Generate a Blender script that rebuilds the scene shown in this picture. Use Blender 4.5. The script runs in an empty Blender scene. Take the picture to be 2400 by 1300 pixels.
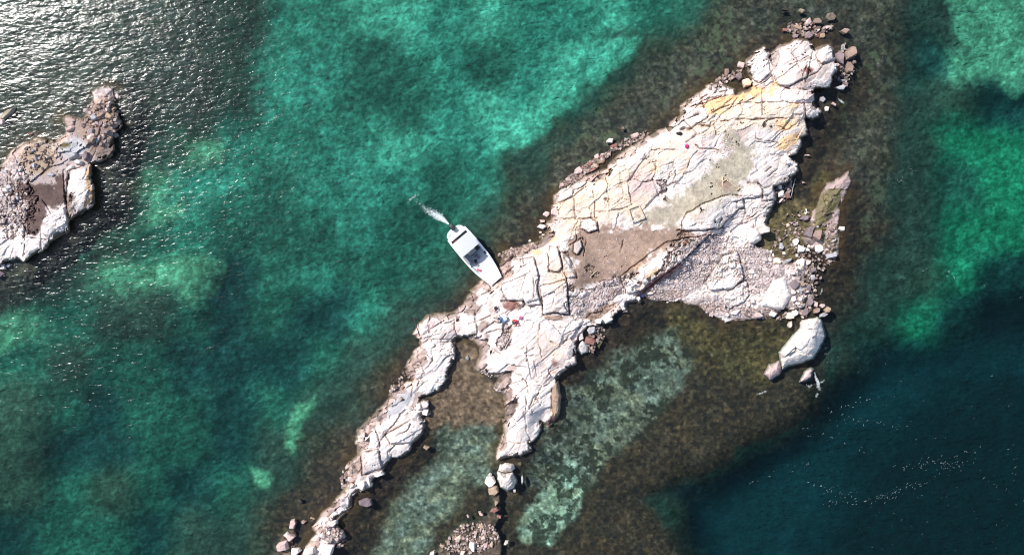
import bpy, bmesh, math, random
import numpy as np
from mathutils import Vector, Matrix, Euler

# ------------------------------------------------------------------ camera, sky, sun
SC = bpy.context.scene
COL = SC.collection
PPM = 25.0            # photograph pixels per metre at the water level
HC = 80.0             # height of the drone over the water
cam_d = bpy.data.cameras.new("camera")
cam = bpy.data.objects.new("camera", cam_d)
COL.objects.link(cam)
cam.location = (0, 0, HC)
cam.rotation_euler = (0, 0, 0)
cam_d.sensor_width = 36
cam_d.lens = 36 * HC / 96.0
cam_d.clip_end = 5000
SC.camera = cam

SUN_EL = math.radians(48)
SUN_AZ = math.atan2(36, -50)          # towards the upper left of the picture
sdir = Vector((math.cos(SUN_EL) * math.cos(SUN_AZ), math.cos(SUN_EL) * math.sin(SUN_AZ), math.sin(SUN_EL)))
w = bpy.data.worlds.new("World")
SC.world = w
w.use_nodes = True
nt = w.node_tree
bg = nt.nodes["Background"]
sky = nt.nodes.new("ShaderNodeTexSky")
sky.sky_type = 'NISHITA'
sky.sun_disc = False
sky.sun_elevation = SUN_EL
sky.sun_rotation = math.pi / 2 - SUN_AZ
nt.links.new(sky.outputs[0], bg.inputs[0])
bg.inputs[1].default_value = 0.145
sl = bpy.data.lights.new("sun", 'SUN')
sl.energy = 4.4
sl.angle = math.radians(0.53)
sl.color = (1.0, 0.965, 0.92)
so = bpy.data.objects.new("sun", sl)
COL.objects.link(so)
so.rotation_euler = sdir.to_track_quat('Z', 'Y').to_euler()
so.location = (-40, 25, 60)
SC.view_settings.view_transform = 'Standard'
SC.view_settings.look = 'None'
SC.view_settings.gamma = 1
SC.view_settings.use_curve_mapping = False
SC.view_settings.exposure = 0.5
SC.cycles.max_bounces = 6
SC.cycles.filter_width = 1.0
SC.cycles.transparent_max_bounces = 16
SC.cycles.caustics_reflective = False
SC.cycles.caustics_refractive = False

GAIN = 1.8           # lit albedo 1 -> picture value (for choosing seabed albedos)
SIG = np.array([0.33, 0.055, 0.105])   # absorption of the water per metre

rnd = random.Random(7)

# ------------------------------------------------------------------ numpy noise
def hsh(i, j, k):
    u = np.uint32
    h = i.astype(u) * u(374761393) + j.astype(u) * u(668265263) + u((k * 97531 + 40503 * (k + 7) * (k + 3)) & 0xFFFFFFFF)
    h = (h ^ (h >> u(13))) * u(1274126177)
    h = (h ^ (h >> u(16))) * u(2246822519)
    h ^= h >> u(15)
    return (h & u(0xFFFFFF)).astype(np.float32) * np.float32(1 / 0xFFFFFF)

def vnoise(x, y, k):
    i = np.floor(x); j = np.floor(y)
    fx = (x - i).astype(np.float32); fy = (y - j).astype(np.float32)
    fx = fx * fx * fx * (fx * (fx * 6 - 15) + 10); fy = fy * fy * fy * (fy * (fy * 6 - 15) + 10)
    i = i.astype(np.int32); j = j.astype(np.int32)
    a = hsh(i, j, k); b = hsh(i + 1, j, k); c = hsh(i, j + 1, k); d = hsh(i + 1, j + 1, k)
    return (a * (1 - fx) + b * fx) * (1 - fy) + (c * (1 - fx) + d * fx) * fy - 0.5

def fbm(x, y, k, octv=4, gain=0.5):
    s = 0; a = 1.0; f = 1.0; t = 0
    for o in range(octv):
        s = s + a * vnoise(x * f + 17.3 * o, y * f - 9.1 * o, k + o * 13)
        t += a; a *= gain; f *= 2.03
    return s / t * 2          # about -1..1

def voronoi(x, y, k, jit=0.85):
    i0 = np.floor(x).astype(np.int32); j0 = np.floor(y).astype(np.int32)
    F1 = np.full(x.shape, 9., np.float32); F2 = F1.copy()
    r1 = np.zeros(x.shape, np.float32); r2 = r1.copy(); r3 = r1.copy(); DX = r1.copy(); DY = r1.copy()
    for di in (-1, 0, 1):
        for dj in (-1, 0, 1):
            i = i0 + di; j = j0 + dj
            cx = i + 0.5 + jit * (hsh(i, j, k) - 0.5); cy = j + 0.5 + jit * (hsh(i, j, k + 1) - 0.5)
            dx = (x - cx).astype(np.float32); dy = (y - cy).astype(np.float32)
            d = np.sqrt(dx * dx + dy * dy)
            m = d < F1
            F2 = np.where(m, F1, np.minimum(F2, d)); F1 = np.where(m, d, F1)
            DX = np.where(m, dx, DX); DY = np.where(m, dy, DY)
            r1 = np.where(m, hsh(i, j, k + 2), r1); r2 = np.where(m, hsh(i, j, k + 3), r2); r3 = np.where(m, hsh(i, j, k + 4), r3)
    return F1, F2 - F1, r1, r2, r3, DX, DY

def blocks(X, Y, size, asp, ang, k, tilt=0.5):
    """fractured rock: flat tilted pieces; X, Y in metres. returns height (-.5...5), edge distance (m), random"""
    c, s = math.cos(ang), math.sin(ang)
    u = (X * c + Y * s) / (size * asp); v = (-X * s + Y * c) / size
    F1, E, r1, r2, r3, dx, dy = voronoi(u, v, k)
    return (r1 - 0.5) + tilt * ((r2 - .5) * dx + (r3 - .5) * dy) * 2, E * size, r2

def sstep(a, b, x):
    t = np.clip((x - a) / (b - a), 0, 1)
    return t * t * (3 - 2 * t)

def lerp(a, b, t):
    return a + (b - a) * t

def sdf_poly(poly, X, Y, margin):
    """signed distance (inside positive) in pixels, -margin far outside"""
    P = np.array(poly, np.float32)
    out = np.full(X.shape, -float(margin), np.float32)
    m = (X > P[:, 0].min() - margin) & (X < P[:, 0].max() + margin) & (Y > P[:, 1].min() - margin) & (Y < P[:, 1].max() + margin)
    x = X[m].astype(np.float32); y = Y[m].astype(np.float32)
    if x.size == 0: return out
    d2 = np.full(x.shape, 1e12, np.float32); ins = np.zeros(x.shape, bool)
    n = len(P)
    for a in range(n):
        ax, ay = P[a]; bx, by = P[(a + 1) % n]
        ex, ey = bx - ax, by - ay
        L = ex * ex + ey * ey + 1e-9
        t = np.clip(((x - ax) * ex + (y - ay) * ey) / L, 0, 1)
        qx = x - ax - t * ex; qy = y - ay - t * ey
        d2 = np.minimum(d2, qx * qx + qy * qy)
        if ay != by:
            cr = ((ay > y) != (by > y)) & (x < (bx - ax) * (y - ay) / (by - ay) + ax)
            ins ^= cr
    d = np.sqrt(d2)
    out[m] = np.maximum(np.where(ins, d, -d), -margin)
    return out

def dist_line(pts, X, Y, margin):
    P = np.array(pts, np.float32)
    out = np.full(X.shape, float(margin), np.float32)
    m = (X > P[:, 0].min() - margin) & (X < P[:, 0].max() + margin) & (Y > P[:, 1].min() - margin) & (Y < P[:, 1].max() + margin)
    x = X[m]; y = Y[m]
    if x.size == 0: return out
    d2 = np.full(x.shape, float(margin) ** 2, np.float32)
    for a in range(len(P) - 1):
        ax, ay = P[a]; bx, by = P[a + 1]
        ex, ey = bx - ax, by - ay
        t = np.clip(((x - ax) * ex + (y - ay) * ey) / (ex * ex + ey * ey + 1e-9), 0, 1)
        d2 = np.minimum(d2, (x - ax - t * ex) ** 2 + (y - ay - t * ey) ** 2)
    out[m] = np.sqrt(d2)
    return out

def lin(c):
    c = np.array(c, float) / 255
    return np.where(c <= 0.04045, c / 12.92, ((c + 0.055) / 1.055) ** 2.4)

# ------------------------------------------------------------------ traced shapes (photograph pixels)
ISLAND = [(1895,92),(1907,113),(1925,105),(1945,98),(1956,114),(1962,140),(1958,146),(1966,162),(1951,178),(1946,206),(1905,208),(1913,239),(1925,262),(1920,275),(1900,280),(1888,272),(1885,280),(1890,305),(1893,315),(1877,322),(1881,339),(1868,359),(1850,368),(1873,386),(1874,401),(1858,413),(1856,425),(1836,428),(1817,438),(1818,470),(1809,494),(1797,521),(1804,536),(1787,552),(1782,563),
 (1772,575),(1800,585),(1812,600),(1835,606),(1860,612),(1888,622),(1893,640),(1880,655),(1895,680),(1893,700),(1885,722),(1862,728),(1840,722),(1815,742),(1792,746),(1760,752),(1735,748),(1700,757),(1680,745),(1660,735),(1640,722),(1600,708),(1560,702),(1530,704),(1508,692),(1497,707),(1469,709),(1470,728),(1439,735),(1433,756),(1415,758),(1398,764),(1375,762),(1352,790),(1356,815),(1350,833),(1350,850),(1318,874),(1309,891),(1314,932),(1309,970),(1300,985),(1286,1003),(1271,988),
 (1269,1005),(1260,1023),(1241,1038),(1246,1054),(1220,1066),(1186,1069),(1166,1078),(1165,1060),(1177,1035),(1178,1001),(1180,970),(1183,940),(1178,927),(1163,921),(1154,906),(1169,886),(1146,880),(1119,868),(1116,856),(1122,830),(1122,812),(1110,798),(1105,799),(1088,792),(1072,789),(1064,804),(1065,845),(1055,865),(1043,891),(1026,915),(1008,924),(985,932),(1006,940),(1008,968),(993,976),(995,992),(994,1014),(980,1029),(968,1038),(965,1054),(943,1072),(921,1075),(903,1097),(901,1109),(875,1118),(872,1137),(838,1152),(829,1161),(825,1186),(805,1205),(792,1217),(789,1232),(805,1238),(811,1254),(800,1270),(781,1288),(777,1400),(700,1400),(706,1297),(721,1275),(740,1248),(734,1235),(752,1201),(780,1177),(811,1140),(817,1128),(811,1109),(817,1085),(835,1066),(837,1048),(835,1023),(838,1001),(866,974),(885,958),(900,947),(912,929),(918,905),(944,903),(967,891),(944,874),(958,845),(970,824),(985,812),(979,786),(970,783),(985,754),(999,736),(1011,733),(1034,733),(1064,728),(1084,710),(1093,692),(1119,666),(1130,656),(1152,660),(1174,645),(1167,620),(1173,612),(1179,588),(1198,582),(1225,578),(1240,570),(1254,566),(1265,562),(1271,550),(1286,540),(1281,523),(1291,511),(1289,489),(1298,479),(1296,469),(1298,459),(1338,432),(1348,420),(1377,410),(1404,400),(1422,395),(1424,385),(1446,366),(1471,348),(1488,336),(1515,319),(1545,304),(1567,297),(1569,287),(1594,270),(1593,251),(1636,218),(1659,200),(1682,193),(1702,200),(1725,208),(1728,218),(1753,211),(1768,203),(1748,168),(1745,152),(1748,140),(1773,119),(1789,112),(1801,124),(1804,132),(1824,109),(1842,101),(1867,94)]
ISLET = [(-160,385),(0,392),(30,352),(60,333),(95,325),(130,335),(150,318),(155,302),(144,285),(144,272),(165,268),(195,275),(205,255),(214,240),(218,215),(235,203),(255,203),(272,222),(271,262),(286,285),(280,300),(266,310),(264,365),(240,378),(218,385),(214,385),(220,431),(222,475),(208,492),(162,516),(161,544),(100,586),(78,597),(59,616),(41,605),(15,612),(0,625),(-160,700)]
REEF = [(1989,401),(1993,425),(1980,455),(1967,480),(1966,520),(1967,560),(1962,595),(1945,606),(1930,598),(1925,575),(1905,580),(1885,578),(1878,560),(1898,530),(1903,505),(1912,480),(1925,448),(1938,432),(1950,424),(1968,415)]
POOL = [(1812,498),(1840,480),(1862,470),(1895,500),(1905,525),(1880,565),(1885,600),(1850,606),(1805,590),(1782,572),(1790,552),(1804,536)]
SPIT = [(690,1238),(672,1244),(660,1262),(640,1290),(640,1400),(700,1400),(697,1280),(695,1255)]
CLUMP = [(1150,1140),(1172,1150),(1172,1215),(1160,1235),(1175,1265),(1180,1400),(1010,1400),(1030,1285),(1060,1250),(1085,1225),(1120,1222),(1150,1200),(1158,1180)]

# water tints: one letter per 100 x 100 pixel square
PAL = {'A':((56,68,62),1.4),'T':((78,176,150),2.8),'t':((54,136,117),3.0),'G':((86,156,124),2.4),'g':((40,98,84),3.4),'d':((26,66,66),4.2),
 'b':((64,56,44),0.9),'o':((92,86,56),0.7),'v':((76,77,66),1.0),'z':((64,72,64),.6),'p':((126,114,78),.22),'i':((140,120,98),.25),'k':((66,59,45),.9),'m':((46,72,62),2.0),'n':((21,56,66),6.5),'N':((20,38,48),7.5),'e':((34,134,100),3.6),
 'q':((52,82,68),2.4),'s':((112,128,112),.9),'c':((150,182,158),1.2),'h':((88,168,136),2.2)}
GRID = [r.replace(" ", "") for r in (
    "AAAA Amtt TTtT ttTg tgmb bmmh",
    "AAAA Amtt ggtg tTmb bbbb mdhh",
    "AAAA Amtt ggtT tgmb bbbb bmqd",
    "AAAm qttt tTtt mbbb bbbo bqee",
    "bbbG ttgt ttgt bbbb bbbo bmge",
    "bbqg tggg tggm bbbb bboo omee",
    "mmGG Gdgt gggb bbbb bbbo mqed",
    "Ggmm gdgd tmbb bboo oobm gedN",
    "gmgg dddg mbbb bkos oooo nnnn",
    "qgdg gdgm kbbb ooss skko nnNN",
    "qddg gdmk boos okss skkq nNNN",
    "qgqg dgmk ooso occs kkgn NNNN",
    "dggd mmkk boss kckk qgnN NNNN")]
SHELF = [(1725,-90),(1650,40),(1575,110),(1510,180),(1425,245),(1330,340),(1275,400),(1215,480),(1150,570),(1085,650),(1020,720),(930,820),(860,900),(790,975),(730,1060),(660,1150),(590,1250),(560,1400),(1250,1400),(1500,1150),(1560,1140),(1700,1090),(1840,1015),(1910,960),(1950,890),(1960,800),(2030,720),(2070,600),(2090,400),(2105,200),(2115,-90)]
WPOLY = [  # (polygon, letter, softness px, break-up px)
 (SHELF, 'b', 42, 34),
 ([(1590,1158),(1665,1128),(1735,1092),(1805,1052),(1875,1012),(1928,975),(1952,930),(1985,890),(2060,870),(2180,900),(2300,930),(2500,940),(2500,1500),(1700,1500),(1650,1300),(1610,1230)], 'n', 40, 20),
 ([(-160,240),(190,170),(320,200),(335,330),(300,430),(290,520),(220,600),(120,660),(0,730),(-160,780)], 'z', 26, 16),
 ([(1470,720),(1640,735),(1830,750),(1850,830),(1850,880),(1930,905),(1915,965),(1850,1018),(1760,1060),(1700,1098),(1610,1135),(1540,1152),(1505,1172),(1555,1215),(1550,1300),(1540,1400),(1200,1400),(1280,1280),(1400,1100),(1500,980),(1560,850)], 'k', 16, 14),
 ([(1725,-90),(1640,40),(1560,110),(1500,170),(1410,235),(1310,335),(1255,400),(1200,480),(1150,540),(1200,560),(1290,470),(1420,370),(1560,270),(1700,170),(1850,60),(1990,60),(2010,200),(1960,300),(1960,400),(2010,450),(2000,700),(2060,600),(2090,400),(2105,200),(2115,-90)], 'v', 30, 30),
 ([(1560,700),(1700,765),(1800,760),(1860,745),(1840,800),(1790,880),(1700,880),(1620,850),(1560,800)], 'o', 30, 18),
 ([(1560,765),(1625,830),(1592,920),(1515,1005),(1445,1070),(1372,1140),(1300,1165),(1252,1120),(1275,1020),(1320,935),(1405,865),(1485,808)], 's', 18, 18),
 ([(1330,1080),(1370,1150),(1340,1220),(1290,1280),(1215,1250),(1230,1190),(1270,1150)], 'c', 12, 16),
 ([(1015,968),(1130,972),(1172,1010),(1162,1080),(1125,1150),(1085,1200),(1025,1245),(992,1320),(980,1400),(862,1400),(880,1290),(912,1215),(950,1150),(1005,1085),(1030,1030)], 's', 22, 16),
 ([(1100,1130),(1180,1150),(1230,1180),(1200,1300),(1200,1400),(1000,1400),(1010,1260),(1080,1180)], 'k', 18, 14),
 ([(1075,800),(1100,805),(1115,830),(1112,860),(1150,895),(1175,930),(1170,990),(1060,985),(990,1010),(1010,940),(1050,890),(1068,850)], 'i', 8, 6),
 ([(1805,500),(1835,478),(1860,468),(1895,490),(1912,500),(1900,540),(1880,580),(1850,610),(1800,600),(1780,570),(1800,535)], 'p', 6, 6),
 ([(1905,420),(1930,400),(1950,420),(1925,470),(1905,520),(1895,500)], 'o', 8, 8),
 ([(1060,1000),(1170,985),(1180,960),(1120,940),(1060,960)], 'i', 12, 10),
 ([(745,920),(730,960),(705,1010),(690,1060),(665,1050),(670,1000),(700,950)], 'G', 10, 12),
 ([(590,1100),(630,1110),(625,1135),(595,1130)], 'G', 12, 10),
 ([(1490,90),(1440,150),(1360,210),(1280,290),(1210,350),(1150,360),(1160,310),(1240,240),(1310,160),(1390,110),(1440,90)], 'T', 20, 20),
 ([(0,770),(60,740),(110,730),(80,775),(20,815),(-30,860),(-60,800)], 'G', 12, 12),
 ([(2235,-40),(2500,-40),(2500,190),(2400,215),(2330,205),(2270,170),(2250,100),(2225,40)], 'h', 14, 24),
 ([(2060,1040),(2200,960),(2500,900),(2500,1500),(1900,1500),(1950,1250)], 'N', 90, 30),
 ([(400,600),(480,590),(520,630),(500,680),(460,720),(420,700),(395,650)], 'G', 18, 16),
 ([(1655,1116),(1720,1080),(1728,1045),(1770,1040),(1850,1008),(1905,975),(1890,1000),(1800,1052),(1745,1085),(1680,1116)], 'q', 8, 7),
 ([(1520,1160),(1570,1165),(1600,1210),(1590,1260),(1560,1230)], 'q', 16, 12),
 ([(190,600),(250,560),(330,540),(420,500),(440,470),(380,480),(300,530),(230,570)], 'G', 20, 16),
 ([(430,330),(520,330),(500,390),(430,380)], 'G', 20, 16),
]
# tints of dry land: name -> albedo
TINT = {'white':(.67,.583,.53),'pink':(.50,.375,.345),'cream':(.62,.49,.375),'orange':(.64,.40,.19),'rim':(.255,.18,.145),'red':(.24,.115,.095),
 'grey':(.36,.35,.355),'grass':(.355,.305,.23),'dirt':(.29,.20,.15),'gravel':(.36,.295,.275),'olive':(.12,.10,.045),'lichen':(.105,.068,.058),'dark':(.07,.055,.05),'mauve':(.20,.155,.16),'tan':(.33,.24,.17)}
def EL(x, y, a, b, ang, t, wgt=1.0): return (x, y, a, b, ang, t, wgt)
TBLOB = [  # soft ellipses of tint on the island: centre, radii, angle (deg, image), tint, weight
 EL(1700,240,60,14,-8,'orange',1.3),EL(1815,205,40,14,-30,'orange',.9),EL(1690,262,40,10,0,'orange',1.2),EL(1760,232,50,12,10,'orange',.6),EL(1850,330,40,16,-30,'orange',1.2),EL(1790,215,60,20,-10,'orange',.9),EL(1340,475,40,16,-20,'orange',1.0),EL(1600,400,50,12,-60,'orange',.6),EL(1740,225,90,12,-18,'orange',1.0),EL(1860,250,30,14,0,'orange',.8),EL(1460,500,50,12,-10,'orange',.55),EL(1260,590,20,12,0,'orange',.8),EL(1530,640,40,10,-35,'orange',.8),EL(1420,440,14,30,0,'orange',.7),EL(1830,180,16,16,0,'orange',.6),EL(1880,262,12,14,0,'orange',.7),
 EL(1530,395,14,22,-70,'orange',.9),EL(1490,625,30,10,-30,'orange',.8),EL(1300,560,30,12,-20,'orange',.8),EL(1400,455,14,12,0,'orange',.7),EL(1395,478,40,26,-30,'orange',.4),EL(1790,270,100,34,5,'cream',1.4),
 EL(1400,470,120,55,-35,'cream',1.6),EL(1560,360,80,40,-30,'cream',1.0),EL(1660,300,70,26,-10,'cream',1.1),EL(1310,640,50,60,0,'cream',.8),EL(1290,820,50,50,0,'cream',.6),EL(1240,640,40,20,0,'orange',.4),EL(1840,290,36,20,-20,'orange',.7),EL(1480,480,60,40,-35,'cream',1.0),EL(1500,430,60,40,-30,'pink',.8),EL(1440,400,60,20,-35,'pink',.5),EL(1600,420,60,40,-30,'cream',.5),EL(1700,330,50,60,20,'grass',.35),EL(1790,250,110,60,0,'cream',.45),
 EL(1730,385,34,52,40,'grass',1.4),EL(1640,460,105,36,-35,'grass',1.5),EL(1570,495,60,26,-30,'grass',1.2),EL(1690,430,60,40,-30,'grass',1.5),EL(1545,510,60,30,-20,'grass',.9),EL(1712,335,22,34,20,'grass',.9),
 EL(1440,600,95,48,-30,'dirt',1.9),EL(1390,580,60,50,-40,'dirt',1.5),EL(1520,570,80,30,-10,'dirt',1.3),EL(1600,555,50,14,-5,'dirt',.9),EL(1700,435,20,14,60,'dirt',.9),EL(1380,650,40,24,-30,'dirt',1.2),
 EL(1410,690,60,26,-30,'gravel',1.6),EL(1420,722,26,10,-25,'dirt',.9),EL(1360,715,26,30,20,'gravel',.8),EL(1295,745,30,7,5,'dirt',1.0),
 EL(1590,660,80,34,-28,'gravel',1.8),EL(1640,600,70,44,-20,'gravel',1.2),EL(1560,690,50,14,0,'rim',1.2),EL(1545,655,60,8,-35,'red',1.2),EL(1680,720,80,26,5,'gravel',1.2),EL(1790,620,60,60,0,'gravel',1.5),EL(1850,690,50,50,0,'gravel',1.2),EL(1750,735,70,18,0,'gravel',1.3),
 EL(1660,720,40,14,0,'rim',1.0),EL(1200,716,24,11,5,'red',1.5),EL(1215,722,20,10,-30,'dirt',.8),EL(1180,800,16,22,35,'gravel',1.3),EL(1187,775,14,14,0,'rim',1.3),EL(1140,790,10,14,20,'rim',1.0),EL(1130,765,22,12,-50,'rim',1.0),
 EL(1110,725,20,16,0,'rim',1.0),EL(990,850,18,10,-40,'rim',1.2),EL(985,800,22,14,-70,'pink',1.2),EL(1010,760,22,14,-70,'pink',.8),EL(960,880,14,26,40,'pink',1.0),EL(935,945,50,14,-38,'grey',1.3),EL(920,965,50,12,-38,'grey',1.2),
 EL(870,985,10,24,30,'pink',1.0),EL(845,1090,16,24,0,'rim',1.4),EL(790,1180,40,12,-35,'mauve',.8),EL(850,1040,8,30,10,'mauve',.6),EL(745,1240,16,10,0,'rim',1),EL(780,1250,20,20,0,'rim',1.4),
 EL(1300,935,7,50,3,'orange',1.0),EL(1302,950,8,44,3,'olive',1.0),EL(1296,990,14,12,0,'red',1.6),EL(1300,850,14,10,30,'red',.7),EL(1380,800,20,20,0,'red',1.0),
 EL(1135,900,30,40,-30,'gravel',1.2),EL(1165,950,12,40,10,'gravel',1.2),EL(1100,690,30,22,-40,'rim',1.2),EL(1130,665,20,12,-30,'pink',1.0),EL(1175,600,14,24,20,'rim',1.6),EL(1210,592,36,12,-15,'rim',1.4),EL(1260,572,30,12,-10,'pink',1.2),
 EL(1310,520,30,24,0,'pink',.7),EL(1290,500,14,20,0,'rim',.6),EL(1410,385,40,10,-35,'red',1.3),EL(1360,405,26,10,-35,'red',1.2),EL(1440,365,30,10,-35,'rim',1.0),EL(1545,286,34,9,-15,'red',1.4),EL(1510,298,18,14,0,'pink',1.2),EL(1480,325,36,9,-30,'pink',.9),
 EL(1985,130,30,30,0,'rim',1.5),EL(1780,140,10,16,-40,'white',.5),EL(1815,130,10,24,0,'gravel',1.6),EL(1740,185,12,22,0,'mauve',1.2),EL(1895,165,14,8,0,'red',1.0),EL(1650,222,60,10,-32,'pink',.5),
 EL(1200,650,40,50,0,'white',.5),EL(1850,520,40,30,0,'olive',1.0),EL(1335,700,8,60,-3,'gravel',.5),EL(1555,440,10,22,-20,'gravel',.9),EL(1450,770,60,10,-35,'white',.4),EL(1390,740,20,12,0,'dirt',.8),EL(1180,880,20,10,0,'rim',.5),
 EL(1230,730,18,8,-40,'grey',.6),EL(1430,690,10,40,60,'rim',.7),
 EL(1170,765,60,14,-8,'pink',.35),EL(1290,680,40,60,0,'cream',.35),EL(1430,500,80,30,-20,'pink',.35),EL(1730,300,90,30,0,'cream',.4)]
IBLOB = [EL(85,345,45,22,-10,'grass',1.8),EL(90,375,42,30,0,'tan',1.8),EL(95,455,58,22,10,'lichen',2.2),EL(85,500,18,42,12,'lichen',2.2),EL(140,440,14,30,0,'lichen',1.6),EL(240,225,30,28,0,'gravel',1.8),EL(230,280,60,40,-30,'rim',1.6),EL(240,340,34,40,0,'rim',1.3),EL(170,350,30,30,0,'grey',1.2),EL(30,460,40,70,0,'gravel',2.0),
 EL(100,560,60,26,-20,'white',2.2),EL(25,580,40,40,0,'white',2.4),EL(130,500,30,30,0,'white',2.0),EL(165,460,8,60,0,'rim',1.0),EL(190,440,30,44,0,'white',1.6),EL(150,340,20,10,0,'olive',.8)]
HPT = [(1870,150,2.2),(1750,260,2.5),(1600,350,2.3),(1450,440,2.1),(1700,400,1.9),(1600,480,1.7),(1440,600,1.35),(1560,620,2.0),(1650,510,2.3),(1350,500,1.5),(1230,650,1.9),(1310,640,1.75),(1150,750,1.15),(1250,800,1.9),(1320,830,1.7),(1230,950,1.8),(1200,1040,1.3),(1030,770,.9),(1020,850,1.2),(930,960,.8),(930,1010,1.2),(870,1060,1.1),(810,1180,.8),(1400,700,.9),(1580,670,.45),(1650,650,.55),(1700,640,.9),(1830,680,.75),(1790,620,.5),(1800,460,1.7),(1850,220,2.2),(1860,300,2.0),(1760,520,1.1),(1720,560,.8),(1700,730,.35),(1300,930,.9),(1290,995,.5),(1110,740,.7),(1000,800,.6),(1000,945,.5),(760,1260,.6),
 (190,440,1.25),(100,560,1.3),(80,450,1.2),(40,480,.9),(240,250,.8),(230,330,.9),(160,350,.5),(1950,500,.45),(1900,560,.45)]
CRACK = """1852,122 1877,162 1888,193|1905,122 1880,142 1850,152|1908,127 1900,145 1880,168|1908,112 1910,132 1918,150 1923,157|1961,140 1931,152 1918,168 1895,180|1816,203 1855,208 1893,211 1946,206*5|1811,178 1783,198 1756,211|1801,124 1806,142 1811,178 1816,203*6|1664,269 1692,251 1728,244 1753,241 1829,239 1885,241*4|1674,289 1728,277 1778,282 1829,277 1882,279|1885,241 1888,274*4|1735,244 1743,261|1596,251 1639,234 1664,221 1723,208*4|1639,218 1644,239 1652,254 1662,269 1664,289*4|1593,254 1652,241 1687,228 1725,223|1631,294 1662,272|1600,305 1631,298 1660,296*9|1632,315 1608,334*7|1577,302 1608,280 1638,269*5|1646,240 1658,271 1665,286|1665,286 1698,283 1743,282 1838,275|1672,292 1680,315|1775,326 1808,331 1826,335|1512,360 1520,382 1537,378|1537,377 1538,394 1537,409 1529,420|1612,394 1617,378 1635,354|1631,340 1640,348 1685,351|1500,332 1512,323 1543,306 1562,302|1530,422 1540,444 1547,471*4|1484,421 1507,426 1533,422|1600,542 1638,539 1680,537 1695,532*4|1695,536 1722,525 1748,522 1765,515*4|1726,471 1727,488 1746,488 1743,509 1739,517*4|1798,480 1782,495 1765,509 1748,514|1760,431 1781,432 1790,444 1788,461|1751,429 1776,429 1790,439 1818,434 1840,429*4|1759,410 1776,402*4|1793,400 1808,393*4|1800,414 1818,399 1825,390|1817,437 1818,465 1801,470 1788,471*4|1822,471 1801,480 1784,488 1771,502 1757,514 1742,524|1720,515 1740,509 1756,507|1808,497 1788,500 1776,510 1761,519|1392,449 1395,511 1404,518|1422,388 1422,422 1429,496|1345,462 1348,516|1311,479 1343,462 1407,408|1306,511 1348,513 1397,511|1471,422 1476,459 1481,479|1439,437 1468,427|1397,496 1429,496 1471,486|1306,578 1312,590 1318,625 1312,638 1286,634*4|1329,593 1340,621 1344,638 1353,651*4|1284,593 1288,634|1310,580 1314,593 1331,593|1265,651 1256,657 1265,707 1271,715|1329,651 1329,679 1331,705 1334,737*4|1273,737 1297,733 1331,737*4|1271,707 1273,737 1267,748*4|1228,705 1234,716 1252,718|1454,647 1465,668 1469,707*4|1579,606 1581,621|1461,668 1422,672|1312,810 1333,789 1347,775 1368,757 1385,736 1409,731 1450,707*5|1350,853 1309,874 1298,888 1277,903 1251,935 1242,953*4|1295,912 1293,962*5|1236,810 1236,845 1248,888 1265,894|1233,827 1251,815|1236,833 1265,833|1251,845 1260,883|1233,930 1233,956 1230,982|1184,947 1216,932|1226,962 1235,1008 1245,1038|1288,918 1242,958|1037,760 1067,748*4|1005,812 1029,801 1064,800|1017,815 1046,780*4|1008,763 1011,815 1014,848|996,827 1014,845 996,865|967,926 996,894*4|1026,888 1029,906|872,977 882,1008 888,1023 891,1054 894,1085 897,1097*4|848,1060 866,1057 888,1051|882,1011 903,1017 891,1032|928,1020 952,1008 962,995*4|968,1038 937,1038 915,1045*4|921,1075 915,1055 928,1038|897,1082 912,1082 918,1066|848,1115 875,1106 897,1097*5|962,983 986,974 968,952|875,968 928,949 946,937*4|1119,1003 1120,1004|163,390 158,420 157,470 160,520*10|39,480 60,540 55,600|100,470 120,500|95,540 98,586|60,555 110,560 150,545|1175,706 1226,705 1232,712 1219,725*5|1100,760 1125,752 1150,738*4|1130,775 1145,762 1160,752*5|1140,778 1165,774 1200,768*4|1197,783 1190,800 1175,820*5|1130,690 1150,680 1152,668|1180,655 1180,670|1290,800 1312,810|1265,760 1262,800 1270,835|1355,880 1330,870|1285,885 1290,870 1310,860|1200,870 1225,880 1240,920|1190,905 1215,900|1250,650 1252,700|1400,520 1405,545|1350,540 1352,560 1338,575|1360,545 1375,565 1368,600|1450,500 1440,540|1462,560 1455,590"""
RIDGE_EDGE = [(1695,535),(1640,575),(1600,612),(1579,629),(1536,659),(1510,683),(1500,692)]
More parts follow.
